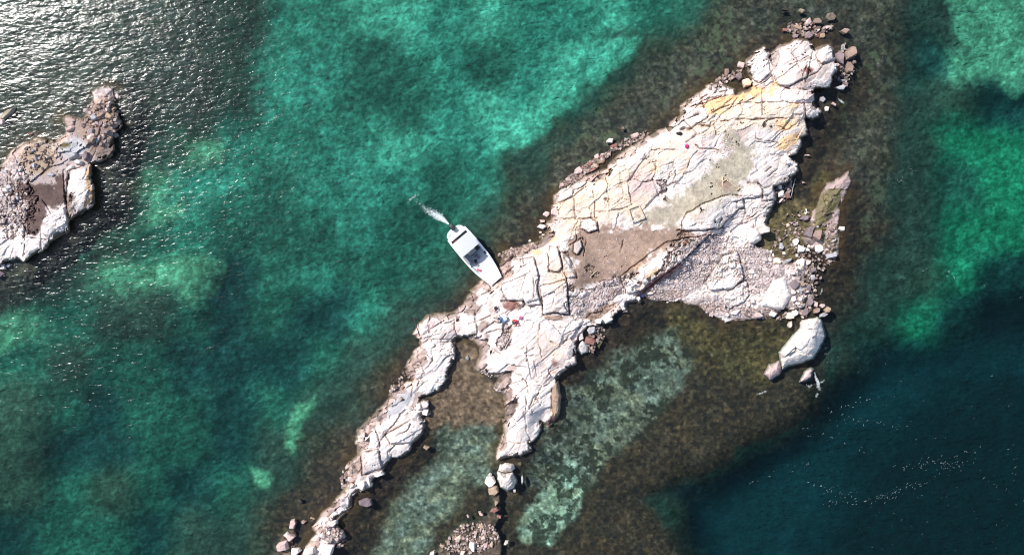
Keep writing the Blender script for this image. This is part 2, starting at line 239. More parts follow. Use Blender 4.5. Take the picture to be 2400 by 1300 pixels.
SLAB = [  # raised plates: polygon, height over the rock around, tint (or None)
 ([(1600,520),(1612,500),(1650,478),(1690,462),(1712,458),(1740,462),(1745,484),(1730,490),(1700,520),(1690,533),(1640,540),(1602,540)],.35,'white'),
 ([(1454,650),(1490,622),(1530,590),(1562,570),(1600,560),(1640,557),(1670,545),(1640,572),(1600,610),(1560,640),(1510,680),(1470,688),(1462,668)],.45,None),
 ([(1180,645),(1200,612),(1250,604),(1262,650),(1258,680),(1268,712),(1234,716),(1226,704),(1190,702),(1178,680)],.35,'white'),
 ([(1290,578),(1308,580),(1318,625),(1310,636),(1288,632)],.25,None),([(1312,592),(1330,592),(1342,622),(1352,648),(1330,652),(1320,630)],.2,None),([(1345,570),(1360,562),(1366,580),(1352,598),(1344,590)],.35,'white'),
 ([(1268,672),(1328,655),(1330,705),(1333,735),(1298,732),(1274,736)],.25,None),([(1362,515),(1382,512),(1398,520),(1400,538),(1380,545),(1362,535)],.3,'white'),
 ([(1298,480),(1340,460),(1345,440),(1300,462)],.15,'white'),([(1344,432),(1372,412),(1380,420),(1366,436),(1346,445)],.2,'white'),
 ([(1699,598),(1728,589),(1743,642),(1740,656),(1716,677),(1664,680),(1652,662),(1672,633)],.45,'white'),
 ([(1705,683),(1751,656),(1757,689),(1745,706),(1705,724),(1696,706)],.3,'white'),
 ([(151,401),(212,387),(220,431),(222,475),(208,490),(162,512),(159,490),(153,446)],.3,None),
 ([(1826,108),(1866,96),(1895,93),(1906,118),(1890,180),(1850,200),(1820,196),(1812,150)],.3,None),
 ([(1925,107),(1944,100),(1960,138),(1926,150),(1912,135)],.3,'white'),([(1750,142),(1788,114),(1801,128),(1806,170),(1780,195),(1762,185)],.3,None),
 ([(1888,243),(1912,241),(1924,262),(1918,274),(1898,278),(1888,268)],.3,None),
 ([(1788,442),(1815,438),(1816,465),(1790,469)],.25,'white'),
 ([(848,1060),(885,1054),(892,1085),(896,1096),(850,1112)],.3,'white'),([(905,1020),(962,985),(990,985),(994,1012),(968,1036),(915,1040)],.3,'white'),
 ([(1068,735),(1112,730),(1118,780),(1104,796),(1074,786),(1066,770)],.15,None),
]
# loose boulders: x, y, width, height, angle (deg, as in the image), tint, cluster
ROCKS = """1920,583,28,20,8,white,E|1878,583,20,20,0,white,E|1868,598,10,10,40,white,E|1894,585,11,10,0,white,E|1896,577,8,7,0,white,E|1904,577,7,6,0,white,E|1864,568,14,18,10,white,E|1832,578,13,18,0,grey,E|1838,593,9,8,0,white,E|1806,588,9,8,0,white,E|1812,598,7,12,0,white,E|1805,608,8,12,-20,white,E|1822,611,17,16,20,cream,E|1846,612,24,10,-35,grey,E|1877,615,20,22,0,white,E|1894,614,14,17,10,white,E|1858,628,9,6,0,pink,E|1845,627,8,9,0,pink,E|1860,641,12,8,0,pink,E|1863,666,20,26,30,mauve,E|1859,685,12,11,0,white,E|1861,701,12,13,0,white,E|1875,700,12,12,0,white,E|1870,711,11,8,0,white,E|1895,677,16,24,10,mauve,E|1882,666,11,12,0,tan,E|1877,680,14,9,0,grey,E|1898,706,14,32,15,mauve,E|1912,714,10,14,0,pink,E|1928,716,16,10,-10,pink,E|1940,726,20,15,-30,tan,E|1915,727,18,12,-30,rim,E|1931,738,22,10,-10,grey,E|1863,733,15,18,30,white,E|1852,741,19,17,20,cream,E|1888,730,20,20,0,mauve,E|1811,735,20,15,0,white,E|1906,633,14,15,0,mauve,E|1905,650,12,13,0,grey,E|1950,597,28,14,-12,grey,E|1794,538,24,20,-30,white,E|1761,526,9,13,0,white,E|1828,437,13,11,0,white,E|1831,453,16,20,15,white,E|1846,460,14,14,0,red,E|1829,471,18,7,-35,pink,E|1893,364,16,5,5,pink,E|1884,428,9,6,0,pink,E|1847,380,12,9,0,white,E|1898,543,18,45,30,mauve,E|1918,550,18,38,38,rim,E|1916,531,8,8,0,grey,E|1974,535,15,14,20,white,E|1852,761,10,18,10,pink,E|1669,737,12,11,0,pink,E|1778,738,20,15,10,pink,E|1705,738,12,10,0,white,E|1725,732,26,13,-20,white,E|1764,706,11,10,0,white,E|1754,715,9,9,0,white,E|1762,637,14,9,0,white,E|1770,645,11,9,20,white,E|1743,613,8,12,0,white,E|1523,687,22,8,-8,white,E|1565,708,6,5,0,white,E|1847,527,10,11,0,cream,T|1889,497,8,13,10,white,T|1888,511,24,13,-10,mauve,T|1862,548,7,5,0,tan,T|1852,536,6,6,0,gravel,T|
1301,496,20,28,10,pink,W|1280,502,17,13,0,pink,W|1270,531,25,12,5,white,W|1271,517,14,9,0,pink,W|1242,564,8,6,0,white,W|1429,330,18,15,-20,white,W|1440,342,20,12,-25,red,W|1399,367,14,13,5,pink,W|1420,360,8,7,0,tan,W|1490,317,22,11,-10,pink,W|1461,300,8,8,0,rim,W|1471,340,18,6,0,tan,W|1382,383,18,11,-30,red,W|1355,400,22,18,-40,pink,W|1338,410,18,10,-20,mauve,W|1390,398,18,9,-20,red,W|1412,378,22,10,-40,tan,W|1249,572,10,7,0,pink,W|1228,576,12,7,-10,rim,W|1366,392,12,9,-30,red,W|1502,325,14,7,-15,rim,W|
1843,71,18,12,0,red,N|1870,65,22,12,15,tan,N|1895,53,12,20,15,pink,N|1918,50,22,15,0,rim,N|1941,64,24,10,-15,pink,N|1865,84,16,13,0,mauve,N|1896,83,19,19,0,mauve,N|1928,84,15,14,0,tan,N|1879,26,13,12,20,tan,N|1839,22,14,10,-10,dark,N|1946,40,24,18,0,rim,N|1981,73,22,16,0,rim,N|1968,135,20,36,-10,mauve,N|1996,125,28,42,25,rim,N|1990,158,24,26,0,rim,N|1970,205,34,12,0,grey,N|1928,233,18,14,20,grey,N|1938,255,14,16,0,white,N|1955,244,14,12,0,pink,N|1976,188,20,8,-10,grey,N|1750,194,26,24,0,cream,N|1732,178,18,20,0,mauve,N|1738,152,16,18,-30,pink,N|1704,168,12,24,0,rim,N|1912,75,12,8,0,rim,N|1880,76,10,8,0,rim,N|
1387,772,24,22,-20,grey,S|1360,787,18,26,20,white,S|1366,816,26,28,0,white,S|1383,800,26,22,30,red,S|1405,806,22,20,0,olive,S|1424,748,24,18,-10,white,S|1403,752,16,12,0,white,S|1384,787,12,8,0,red,S|
997,948,17,17,5,white,A|997,966,18,14,5,white,A|980,952,13,18,-10,white,A|1001,1048,18,14,0,tan,A|858,1177,30,22,10,mauve,A|863,1125,13,20,-10,white,A|848,1135,18,28,20,white,A|888,1110,28,13,-20,white,A|823,1123,16,16,0,pink,A|812,1112,12,12,0,rim,A|1096,839,9,11,0,grey,A|686,1229,18,26,0,pink,A|677,1257,34,22,-20,pink,A|664,1281,44,24,-10,pink,A|692,1291,26,22,0,white,A|778,1226,28,14,-15,white,A|762,1288,38,26,0,white,A|725,1290,34,22,-30,white,A|732,1214,12,9,0,tan,A|712,1223,14,10,0,rim,A|703,1174,14,10,-10,dark,A|770,1248,10,8,0,white,A|800,1255,8,16,30,mauve,A|790,1262,10,12,0,pink,A|758,1256,12,9,0,grey,A|745,1262,9,8,0,pink,A|792,1278,12,8,-30,pink,A|
1149,1129,25,24,-20,white,B|1157,1150,26,22,0,tan,B|1149,1112,10,9,0,white,B|1206,1149,10,9,0,white,B|1218,1084,12,20,0,olive,B|1224,1122,6,22,0,grey,B|1107,1280,14,26,0,white,B|1073,1262,17,20,30,cream,B|1037,1279,13,13,20,tan,B|1049,1269,10,10,10,tan,B|1013,1296,16,10,-30,white,B|1085,1294,13,16,10,cream,B|1134,1259,9,8,20,cream,B|1114,1247,12,9,0,pink,B|1070,1245,15,5,5,pink,B|1135,1246,8,14,-30,pink,B|1152,1275,11,14,0,tan,B|1138,1278,12,12,0,pink,B|1186,1271,15,8,-35,white,B|1127,1232,15,10,0,tan,B|1161,1195,24,10,-15,red,B|1164,1177,9,16,0,tan,B|1170,1210,12,10,0,red,B|1097,1209,6,13,-25,pink,B|1127,1203,9,14,-40,pink,B|
20,438,14,12,0,grey,L|34,402,12,14,0,white,L|12,445,13,12,0,white,L|12,402,14,10,0,grey,L|44,416,10,8,0,white,L|211,322,14,18,20,white,L|163,394,24,12,-30,white,L|182,380,16,13,20,white,L|170,364,30,16,-15,grey,L|120,330,20,9,10,dark,L|200,365,14,24,10,mauve,L|118,408,16,10,0,grey,L|15,268,44,14,-35,grass,L|2,285,18,18,0,pink,L|72,314,12,8,0,red,L|6,626,14,16,0,white,L|20,622,10,12,0,grey,L|3,645,16,22,0,mauve,L|275,225,10,12,0,pink,L|165,300,30,12,-20,pink,L"""
TRACED = [  # big separate rocks: polygon, height, base z, tint, label
 ([(1877,750),(1915,743),(1924,750),(1933,788),(1921,814),(1906,838),(1877,849),(1848,855),(1833,864),(1830,841),(1827,826),(1857,788),(1874,770)],2.0,'white','large white rounded rock standing in the water at the southeast tip'),
 ([(1792,876),(1803,855),(1826,845),(1832,862),(1826,878),(1805,890)],.7,'pink','wet brown pointed rock against the foot of the large white rock'),
 ([(1874,895),(1885,872),(1900,862),(1906,868),(1900,884),(1888,892)],.35,'pink','low pink rock awash beside the foam splash'),
 ([(1171,1088),(1186,1082),(1202,1085),(1208,1097),(1200,1104),(1185,1108),(1166,1104)],1.1,'white','smaller upper half of the white twin boulders off the southern tip'),
 ([(1166,1104),(1185,1108),(1202,1104),(1212,1125),(1205,1143),(1192,1149),(1174,1140),(1165,1122)],1.5,'white','rounder lower half of the white twin boulders off the southern tip'),
 ([(1792,686),(1811,655),(1840,648),(1851,680),(1855,694),(1835,723),(1820,725),(1784,717)],.55,'white','broad flat pinkish white slab lying in the eastern rubble'),
 ([(1750,550),(1760,538),(1775,530),(1783,548),(1782,562),(1768,570),(1756,570)],.6,'white','squarish white boulder where the gravel meets the north rock'),
 ([(1293,905),(1306,893),(1313,930),(1309,968),(1297,978),(1293,950)],.35,'tan','orange brown ledge hugging the southeast side of the south arm')]

# ------------------------------------------------------------------ height and tint fields
def boundary_warp(X, Y, amp=1.0):
    wx = 2.4 * amp * fbm(X / 22, Y / 22, 301, 3) + 1.2 * amp * fbm(X / 5, Y / 5, 311, 2)
    wy = 2.4 * amp * fbm(X / 22, Y / 22, 321, 3) + 1.2 * amp * fbm(X / 5, Y / 5, 331, 2)
    return X + wx, Y + wy

STEP = 2.0
gx = np.arange(-100, 2500 + STEP, STEP, dtype=np.float32)
gy = np.arange(-100, 1400 + STEP, STEP, dtype=np.float32)
PX, PY = np.meshgrid(gx, gy)
NX, NY = len(gx), len(gy)
MX = (PX - 1200) / PPM; MY = (650 - PY) / PPM

BX, BY = boundary_warp(PX, PY)
S_isl = sdf_poly(ISLAND, BX, BY, 200)
S_let = sdf_poly(ISLET, BX, BY, 200)
S_reef = sdf_poly(REEF, BX, BY, 120)
S_pool = sdf_poly(POOL, BX, BY, 60)
S_spit = sdf_poly(SPIT, BX, BY, 80)
S_clump = sdf_poly(CLUMP, BX, BY, 80)
warpx = MX + .22 * fbm(MX / 1.6, MY / 1.6, 201, 3); warpy = MY + .22 * fbm(MX / 1.6, MY / 1.6, 211, 3)
A1 = math.radians(36)
b1, e1, r1 = blocks(warpx, warpy, 2.0, 2.3, A1, 500, .6)
b2, e2, r2 = blocks(warpx, warpy, .85, 2.2, A1 + .12, 520, .75)
b3, e3, r3 = blocks(warpx, warpy, .36, 2.0, A1 - .1, 540, .9)
jag = 5.0 * (r2 - .5) + 3.0 * (r3 - .5)
S_isl = S_isl + jag; S_let = S_let + jag; S_reef = S_reef + jag
S_land = np.maximum(S_isl, S_let)
S_all = np.maximum(S_land, S_reef)

# --- water zones
wx = PX + 36 * fbm(PX / 140, PY / 140, 11, 3) + 12 * fbm(PX / 34, PY / 34, 21, 3)
wy = PY + 36 * fbm(PX / 140, PY / 140, 31, 3) + 12 * fbm(PX / 34, PY / 34, 41, 3)
fx = np.clip((wx - 50) / 100, 0, 22.999); fy = np.clip((wy - 50) / 100, 0, 11.999)
ix = fx.astype(int); iy = fy.astype(int); tx = fx - ix; ty = fy - iy
tx = sstep(.1, .9, tx)[..., None]; ty = sstep(.1, .9, ty)[..., None]
TG = np.zeros((13, 24, 4), np.float32)
for r in range(13):
    for c in range(24):
        p = PAL[GRID[r][c]]
        TG[r, c, :3] = lin(p[0]); TG[r, c, 3] = p[1]
TGl = np.log(TG)
WT = np.exp((TGl[iy, ix] * (1 - tx) + TGl[iy, ix + 1] * tx) * (1 - ty) + (TGl[iy + 1, ix] * (1 - tx) + TGl[iy + 1, ix + 1] * tx) * ty)
for poly, let, soft, brk in [(SHELF, 'm', 75, 40)] + WPOLY:
    if let == 'm': off = 48
    else: off = -18 if let in ('b', 'v') else 0
    d = sdf_poly(poly, PX, PY, 3 * soft + 3 * brk)
    d = d + off + brk * 1.6 * fbm(PX / (brk * 3.2), PY / (brk * 3.2), 51, 4, .6)
    m = sstep(-soft, soft, d)[..., None]
    p = PAL[let]
    WT = WT * (1 - m) + np.array(list(lin(p[0])) + [p[1]], np.float32) * m
target = WT[..., :3]; depth = WT[..., 3]
def blur(A, n, it=3):
    for _ in range(it):
        for ax in (0, 1):
            P_ = np.concatenate([np.repeat(A.take([0], ax), n, ax), A, np.repeat(A.take([-1], ax), n, ax)], ax)
            C_ = np.cumsum(np.concatenate([np.zeros_like(P_.take([0], ax)), P_], ax), ax, dtype=np.float64)
            m_ = A.shape[ax]
            A = ((C_.take(range(2 * n + 1, 2 * n + 1 + m_), ax) - C_.take(range(0, m_), ax)) / (2 * n + 1)).astype(np.float32)
    return A
shelf0 = 1 - sstep(1.2, 2.0, depth)
depth = blur(depth, 13)
# weed and sand mottling; its fine streaks paint wavelet light into the bed
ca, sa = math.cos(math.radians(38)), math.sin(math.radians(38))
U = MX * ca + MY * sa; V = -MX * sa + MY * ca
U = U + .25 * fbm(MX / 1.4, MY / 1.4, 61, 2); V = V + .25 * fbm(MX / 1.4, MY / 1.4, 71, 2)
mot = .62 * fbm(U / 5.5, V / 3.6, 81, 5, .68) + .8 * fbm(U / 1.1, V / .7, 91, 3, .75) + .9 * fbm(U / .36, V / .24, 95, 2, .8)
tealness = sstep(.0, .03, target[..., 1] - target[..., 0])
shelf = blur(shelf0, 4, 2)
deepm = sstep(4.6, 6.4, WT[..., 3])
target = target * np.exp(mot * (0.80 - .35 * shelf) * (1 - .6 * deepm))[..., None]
# cobbled look of the shallow shelf
F1, cE, c1, c2, c3, _, _ = voronoi(MX / .55 + .3 * fbm(MX, MY, 5, 2), MY / .42, 401)
cob = ((c1 - .5) * .55 - .25 * (1 - sstep(0.02, .22, cE)))
F1b, cEb, d1, d2, d3, _, _ = voronoi(MX / 1.5, MY / 1.1, 431)
cob = cob + (d1 - .5) * .15 + .85 * fbm(MX * 3.2, MY * 3.2, 7, 2)
spw = fbm(MX / .28, MY / .28, 9, 2, .7)
cob = cob + .5 * sstep(.35, .7, spw) - .4 * sstep(.3, .7, -spw)
target = target * np.exp(cob * 1.0 * shelf)[..., None]
warmc = (np.array([1.12, .97, .80]) ** ((d2 - .4) * .9 * shelf)[..., None])
target = target * warmc
# pale bed with dark weed clumps (south east)
spk_m = np.maximum(sstep(-30, 10, sdf_poly(WPOLY[6][0], PX, PY, 60)), sstep(-40, 10, sdf_poly(WPOLY[7][0], PX, PY, 60)))
spk = fbm(MX / .75, MY / .75, 111, 4, .65) + .5 * fbm(MX / 3.2, MY / 3.2, 121, 3)
dark = sstep(.06, .20, spk) * spk_m
target = lerp(target, lin((44, 48, 36)) * np.ones_like(target), dark[..., None] * .85)
spk2 = fbm(MX / .6, MY / .6, 131, 3, .6) + .45 * fbm(MX / 4, MY / 4, 141, 2)
light = sstep(.35, .55, spk2) * sstep(-60, 60, sdf_poly(WPOLY[4][0], PX, PY, 90))
target = lerp(target, lin((104, 120, 92)) * np.ones_like(target), light[..., None] * .55)
# algae belt at the waterline
near = sstep(-34, -2, S_all + 6 * fbm(PX / 14, PY / 14, 151, 3))
nw = sstep(-100, 250, 0.0 * PX)
olive = lin((96, 76, 38))
belt = near * sstep(-.25, .35, fbm(PX / 60, PY / 60, 161, 3) + .1) * shelf
target = lerp(target, olive * np.ones_like(target), (belt * .55)[..., None])
for pi, pc in ((10, 'i'), (11, 'p'), (13, 'i')):
    dd_ = sstep(-16, 14, sdf_poly(WPOLY[pi][0], PX, PY, 30) + 10 * fbm(PX / 12, PY / 12, 163, 3)) * .75
    assert WPOLY[pi][1] == pc
    target = lerp(target, lin(PAL[pc][0]) * np.exp(.8 * cob + .3 * fbm(MX, MY, 165, 3))[..., None], dd_[..., None])
depth = depth + .25 * fbm(MX / 3, MY / 3, 171, 3) * sstep(1, 3, depth)
near_d = np.clip(-S_all / 70.0, 0, 1)
zwater = -(0.10 + (depth - .10) * sstep(0, 1, near_d) * np.where(depth > 0, 1, 1))
zwater = zwater + shelf * (.05 * cob)
zwater = np.minimum(zwater, -.06)

# --- land heights
HW = np.zeros_like(PX); HS = np.zeros_like(PX)
for hx, hy, hv in HPT:
    k = 1 / (((PX - hx) ** 2 + (PY - hy) ** 2) + 300.) ** 1.6
    HW += k; HS += k * hv
H0 = HS / HW
gyS, gxS = np.gradient(blur(S_all, 4, 2))
facing = np.clip((-gxS * .86 - gyS * .5) / STEP, -1, 1)          # outward direction against the sun: 1 = lee side cliffs
facing = np.where(np.isfinite(facing), facing, 0)
wid = lerp(34, 7, sstep(-.6, .5, facing))
def blobmask(b):
    x0, y0, ra, rb, an = b[:5]
    c, s = math.cos(math.radians(an)), math.sin(math.radians(an))
    dx = PX - x0; dy = PY - y0
    u = (dx * c + dy * s) / ra; v = (-dx * s + dy * c) / rb
    return np.exp(-(u * u + v * v) * .9)
soft_t = np.zeros_like(PX); grav_t = np.zeros_like(PX)
for b in TBLOB + IBLOB:
    if b[5] in ('grass', 'dirt', 'lichen'): soft_t += blobmask(b) * b[6]
    if b[5] in ('gravel',): grav_t += blobmask(b) * b[6]
nb = (.8 * fbm(PX / 13, PY / 13, 621, 4, .66) + .45 * fbm(PX / 42, PY / 42, 623, 3)) * .85 + .25 * (r2 - .5)
soft_m = sstep(.45, .85, soft_t + nb); grav_m = sstep(.45, .85, grav_t + nb)
smooth_m = 1 - .85 * sstep(.3, .6, vnoise(MX / 3.2, MY / 3.2, 231) + .5)       # some slabs smoother than others
rough = (1 - .95 * np.maximum(soft_m, grav_m))
edge_z = 1 + .9 * (1 - sstep(6, 34, S_all))
cA, sA = math.cos(A1), math.sin(A1)
su = warpx * cA + warpy * sA; sv = -warpx * sA + warpy * cA
strata = fbm(su / 1.6, sv / .16, 235, 3, .6)
isl_b = 1 + .6 * sstep(-4, 4, S_let) * (1 - sstep(370, 420, PY))
H = H0 + isl_b * rough * (.34 * b1 + smooth_m * edge_z * (.24 * b2 + .09 * b3)) + .03 * fbm(MX / .4, MY / .4, 241, 3) + rough * .05 * strata * sstep(-.1, .4, fbm(MX / 4, MY / 4, 237, 2))
gv = sstep(-.25, .25, fbm(MX / 1.8, MY / 1.8, 239, 2)); gv2 = sstep(-.05, .35, fbm(MX / 1.2, MY / 1.2, 243, 2))
H -= rough * (.24 * gv * .65 * np.exp(-(e1 / .055) ** 2) + smooth_m * gv2 * .075 * np.exp(-(e2 / .045) ** 2))
g1, gE, gr1, _, _, _, _ = voronoi(MX / .34, MY / .3, 560)
H += grav_m * (.10 * gr1 - .10 * (1 - sstep(0, .3, gE))) + grav_m * .1 * fbm(MX / 2, MY / 2, 565, 2)
g2, gE2, gr2, gq2, _, _, _ = voronoi(MX / .85, MY / .7, 570)
H += grav_m * np.where(gq2 > .72, .22 * sstep(0, .35, gE2), 0)
# ridge wall falls to the gravel beach
slabcol = np.zeros(PX.shape + (3,)); slabw = np.zeros_like(PX)
for poly, dz, tint in SLAB:
    d = sdf_poly(poly, BX, BY, 14)
    m = sstep(-.8, 1.6, d)
    H = H + m * dz - .26 * np.exp(-((d + 1.0) / 1.5) ** 2)
    H = lerp(H, H + .5 * (-rough * smooth_m * .22 * b2), m)
    if tint:
        k = sstep(-1, 2, d); slabw = np.maximum(slabw, k)
        slabcol = lerp(slabcol, np.array(TINT[tint]) * np.ones_like(slabcol), k[..., None])
crk = np.zeros_like(PX); cvar0 = .35 + .65 * sstep(-.45, .25, fbm(PX / 13, PY / 13, 263, 2)); wdv = .55 + .95 * (vnoise(PX / 9, PY / 9, 267) + .5); wvx = PX + 3 * fbm(PX / 16, PY / 16, 251, 2); wvy = PY + 3 * fbm(PX / 16, PY / 16, 261, 2)
for ln in CRACK.split('|'):
    wd = 1.9
    if '*' in ln: ln, wd = ln.split('*'); wd = float(wd) * .62
    pts = [tuple(map(float, q.split(','))) for q in ln.split()]
    d = dist_line(pts, wvx, wvy, 16)
    H -= cvar0 * (.16 + .07 * wd) * np.exp(-(d / (wd * .62 * wdv)) ** 2)
    crk = np.maximum(crk, cvar0 * np.exp(-(d / ((wd * .5 + .35) * wdv)) ** 2) * min(1, .5 + wd * .12))
# shoreline profile
dm = np.clip(S_all, 0, None)
rimw = lerp(17, 3.5, sstep(-.5, .35, facing)) * np.clip(1 + 1.3 * fbm(PX / 40, PY / 40, 641, 3), .15, 2.2)
rimw = rimw * lerp(.3, 1.0, sstep(150, 420, PY)) * lerp(1.0, .62, sstep(1150, 1300, PX))
rimw = np.minimum(rimw, 30) * (1 - .7 * grav_m) + .01
Sr = S_all - rimw + 9 * (r2 - .5) * (rimw > 5) + 5 * (r3 - .5)
tier2 = sstep(0, 3.2, Sr)
tier1 = .04 + (.16 + .30 * sstep(0, 16, dm) + .26 * b2 + .22 * b3) * (1 - np.exp(-dm / 3.0))
tier1 = np.maximum(tier1, .03)
climb = .55 + .45 * (1 - np.exp(-dm / 22))
zland = lerp(tier1, np.maximum(H * climb, tier1 + .05), tier2)
gsl = grav_m * (1 - np.exp(-dm / 26)); zland = lerp(zland, .04 + gsl * H, grav_m)
zland = np.where(S_reef > np.maximum(S_isl, S_let), .03 + (1 - np.exp(-dm / 10)) * (.30 + .35 * b2 + .22 * b3), zland)
pool_m = sstep(-2, 8, S_pool + 4 * fbm(PX / 12, PY / 12, 271, 2))
zland = lerp(zland, -.10 + .05 * fbm(MX, MY, 281, 2), pool_m)
# land meets water smoothly; past the picture's edge everything sinks to the deep bed
bd = np.minimum(np.minimum(PX - gx[0], gx[-1] - PX), np.minimum(PY - gy[0], gy[-1] - PY))
Z = np.where(S_all > 0, zland, zwater)
kz = sstep(-3, 2, S_all)
Z = lerp(zwater, np.where(S_all > 0, zland, .04), kz)
Z = np.where(S_all < -3, zwater, Z)
for Sx, hh in ((S_spit, .10), (S_clump, -.06)):
    Z = np.maximum(Z, np.where(Sx > 0, -.12 + (hh + .12) * sstep(0, 14, Sx) + .18 * (gr1 - .5) + .16 * (gr2 - .6), -9))
Z = lerp(-8.45, Z, sstep(0, 78, bd))

# --- land tints
W = np.array(TINT['white'])
L = np.ones(PX.shape + (3,)) * W
L = L * (1 + .14 * (r1 - .5) + .18 * (r2 - .5) + .12 * (r3 - .5))[..., None]
pk = sstep(.1, .6, fbm(MX / 3, MY / 3, 601, 4, .6) + .5 * (r2 - .5))[..., None]
L = lerp(L, np.array((.58, .44, .385)) * np.ones_like(L), pk * .75)
gk = sstep(.15, .6, fbm(MX / 2.2, MY / 2.2, 611, 4, .6) - .4 * (r1 - .5))[..., None]
L = lerp(L, np.array((.46, .42, .41)) * np.ones_like(L), gk * .6)
rec = (sstep(.12, .06, r2) if False else (1 - sstep(.08, .14, r2))) * sstep(-.1, .3, fbm(MX / 3.5, MY / 3.5, 655, 2)) 
L = lerp(L, np.array((.34, .25, .21)) * np.ones_like(L), (rec * .75)[..., None])
rec3 = (1 - sstep(.07, .12, r3)) * sstep(0, .4, fbm(MX / 2.5, MY / 2.5, 657, 2))
L = lerp(L, np.array((.30, .22, .19)) * np.ones_like(L), (rec3 * .6)[..., None])
nb2 = .8 * fbm(PX / 13, PY / 13, 621, 4, .66) + .45 * fbm(PX / 42, PY / 42, 623, 3)
for b in TBLOB:
    k = blobmask(b) * b[6]
    k = sstep(.32, .8, k + (.85 if b[5] in ('grass', 'dirt') else .5) * nb2 + .22 * (r2 - .5)) * np.clip(k * 2.2, 0, 1)
    hard = b[5] in ('dirt', 'grass', 'gravel', 'red', 'olive')
    k = k * (1 if hard else .85)
    L = lerp(L, np.array(TINT[b[5]]) * np.ones_like(L), k[..., None])
isl_id = S_let > S_isl
L2 = np.array(TINT['gravel']) * np.ones_like(L)
for b in sorted(IBLOB, key=lambda q: q[5] == 'lichen'):
    k = blobmask(b) * b[6]
    k = sstep(.32, .8, k + (.8 if b[5] == 'lichen' else .45) * nb2) * np.clip(k * 2.2, 0, 1)
    L2 = lerp(L2, np.array(TINT[b[5]]) * np.ones_like(L), k[..., None])
dor = dist_line([(214,388),(206,410),(208,440),(216,455),(200,480)], PX + 3 * nb2, PY, 20)
L2 = lerp(L2, np.array((.5, .27, .09)) * np.ones_like(L), (np.exp(-(dor / 5) ** 2) * .9)[..., None])
L = np.where(isl_id[..., None], L2, L)
L = lerp(L, slabcol, (slabw * .7 * (1 - .5 * gk[..., 0]))[..., None])
L = L * (1 + (grav_m * (gr1 - .5) * .8 + grav_m * (gq2 > .72) * .25))[..., None]
L = L * (1 + soft_m * (.42 * fbm(MX * 2.4, MY * 2.4, 631, 4, .75) + .25 * fbm(MX / 1.8, MY / 1.8, 633, 3) - .03))[..., None]
# wet brown rim near the sea, widest on the weather side
rim = (1 - sstep(.1, .8, tier2)) * (1 - .6 * grav_m)
rimc = lerp(np.array((.36, .26, .225)) * np.ones_like(L), np.array((.13, .095, .06)) * np.ones_like(L), (1 - sstep(2, 9, dm + 6 * (r3 - .5)))[..., None])
rimc = rimc * (1 + .7 * (r3 - .5) + .9 * (r2 - .5))[..., None]
L = lerp(L, rimc, rim[..., None] * .88)
reefc = np.array(TINT['pink']) * .62 * (1 + .8 * (r2 - .5) + .6 * (r3 - .5))[..., None]
olv = sstep(-.1, .3, fbm(PX / 30, PY / 30, 651, 3) + .35 * sstep(6, 14, S_reef))[..., None]
reefc = lerp(reefc, np.array((.13, .115, .04)) * np.ones_like(L), olv * .8 * (PY > 440)[..., None])
L = np.where((S_reef > S_land)[..., None], reefc, L)
L = lerp(L, np.array((.115, .095, .05)) * (1 + .5 * fbm(MX * 2, MY * 2, 661, 4, .7) + .4 * (gr1 - .5))[..., None], pool_m[..., None] * (S_all > -8)[..., None])
# crack fill: soil and lichen darkens the joints for real
jt = np.exp(-(e1 / .05) ** 2) * .34 * gv + np.exp(-(e2 / .04) ** 2) * .14 * smooth_m * gv2
L = L * (1 - .45 * np.clip(jt, 0, 1) * rough)[..., None]
L = lerp(L, np.array((.12, .085, .07)) * np.ones_like(L), (crk * .36 * (1 - soft_m))[..., None])
wetb = (1 - sstep(.5, 4.5, S_all + 3 * (r3 - .5))) * .85
L = lerp(L, np.array((.15, .11, .075)) * np.ones_like(L), wetb[..., None])
L = np.clip(L * 1.06, .02, .78)
# --- seabed albedo from tint and depth
zz = np.clip(-Z, .05, None)
att = np.exp(-SIG[None, None, :] * (zz * 2.15)[..., None])
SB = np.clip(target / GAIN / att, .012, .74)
clb = np.maximum(sstep(-10, 6, S_clump), sstep(-10, 6, S_spit))[..., None]
SB = lerp(SB, np.array((.11, .08, .06)) * (1 + 1.0 * (gr1 - .5) + .8 * (gq2 - .5))[..., None], clb * .8)
lm = sstep(-2.0, 1.5, S_all)[..., None]
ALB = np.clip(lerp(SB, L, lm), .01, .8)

# ------------------------------------------------------------------ materials
def new_mat(name):
    m = bpy.data.materials.new(name); m.use_nodes = True
    nt = m.node_tree; b = nt.nodes["Principled BSDF"]
    return m, nt, b

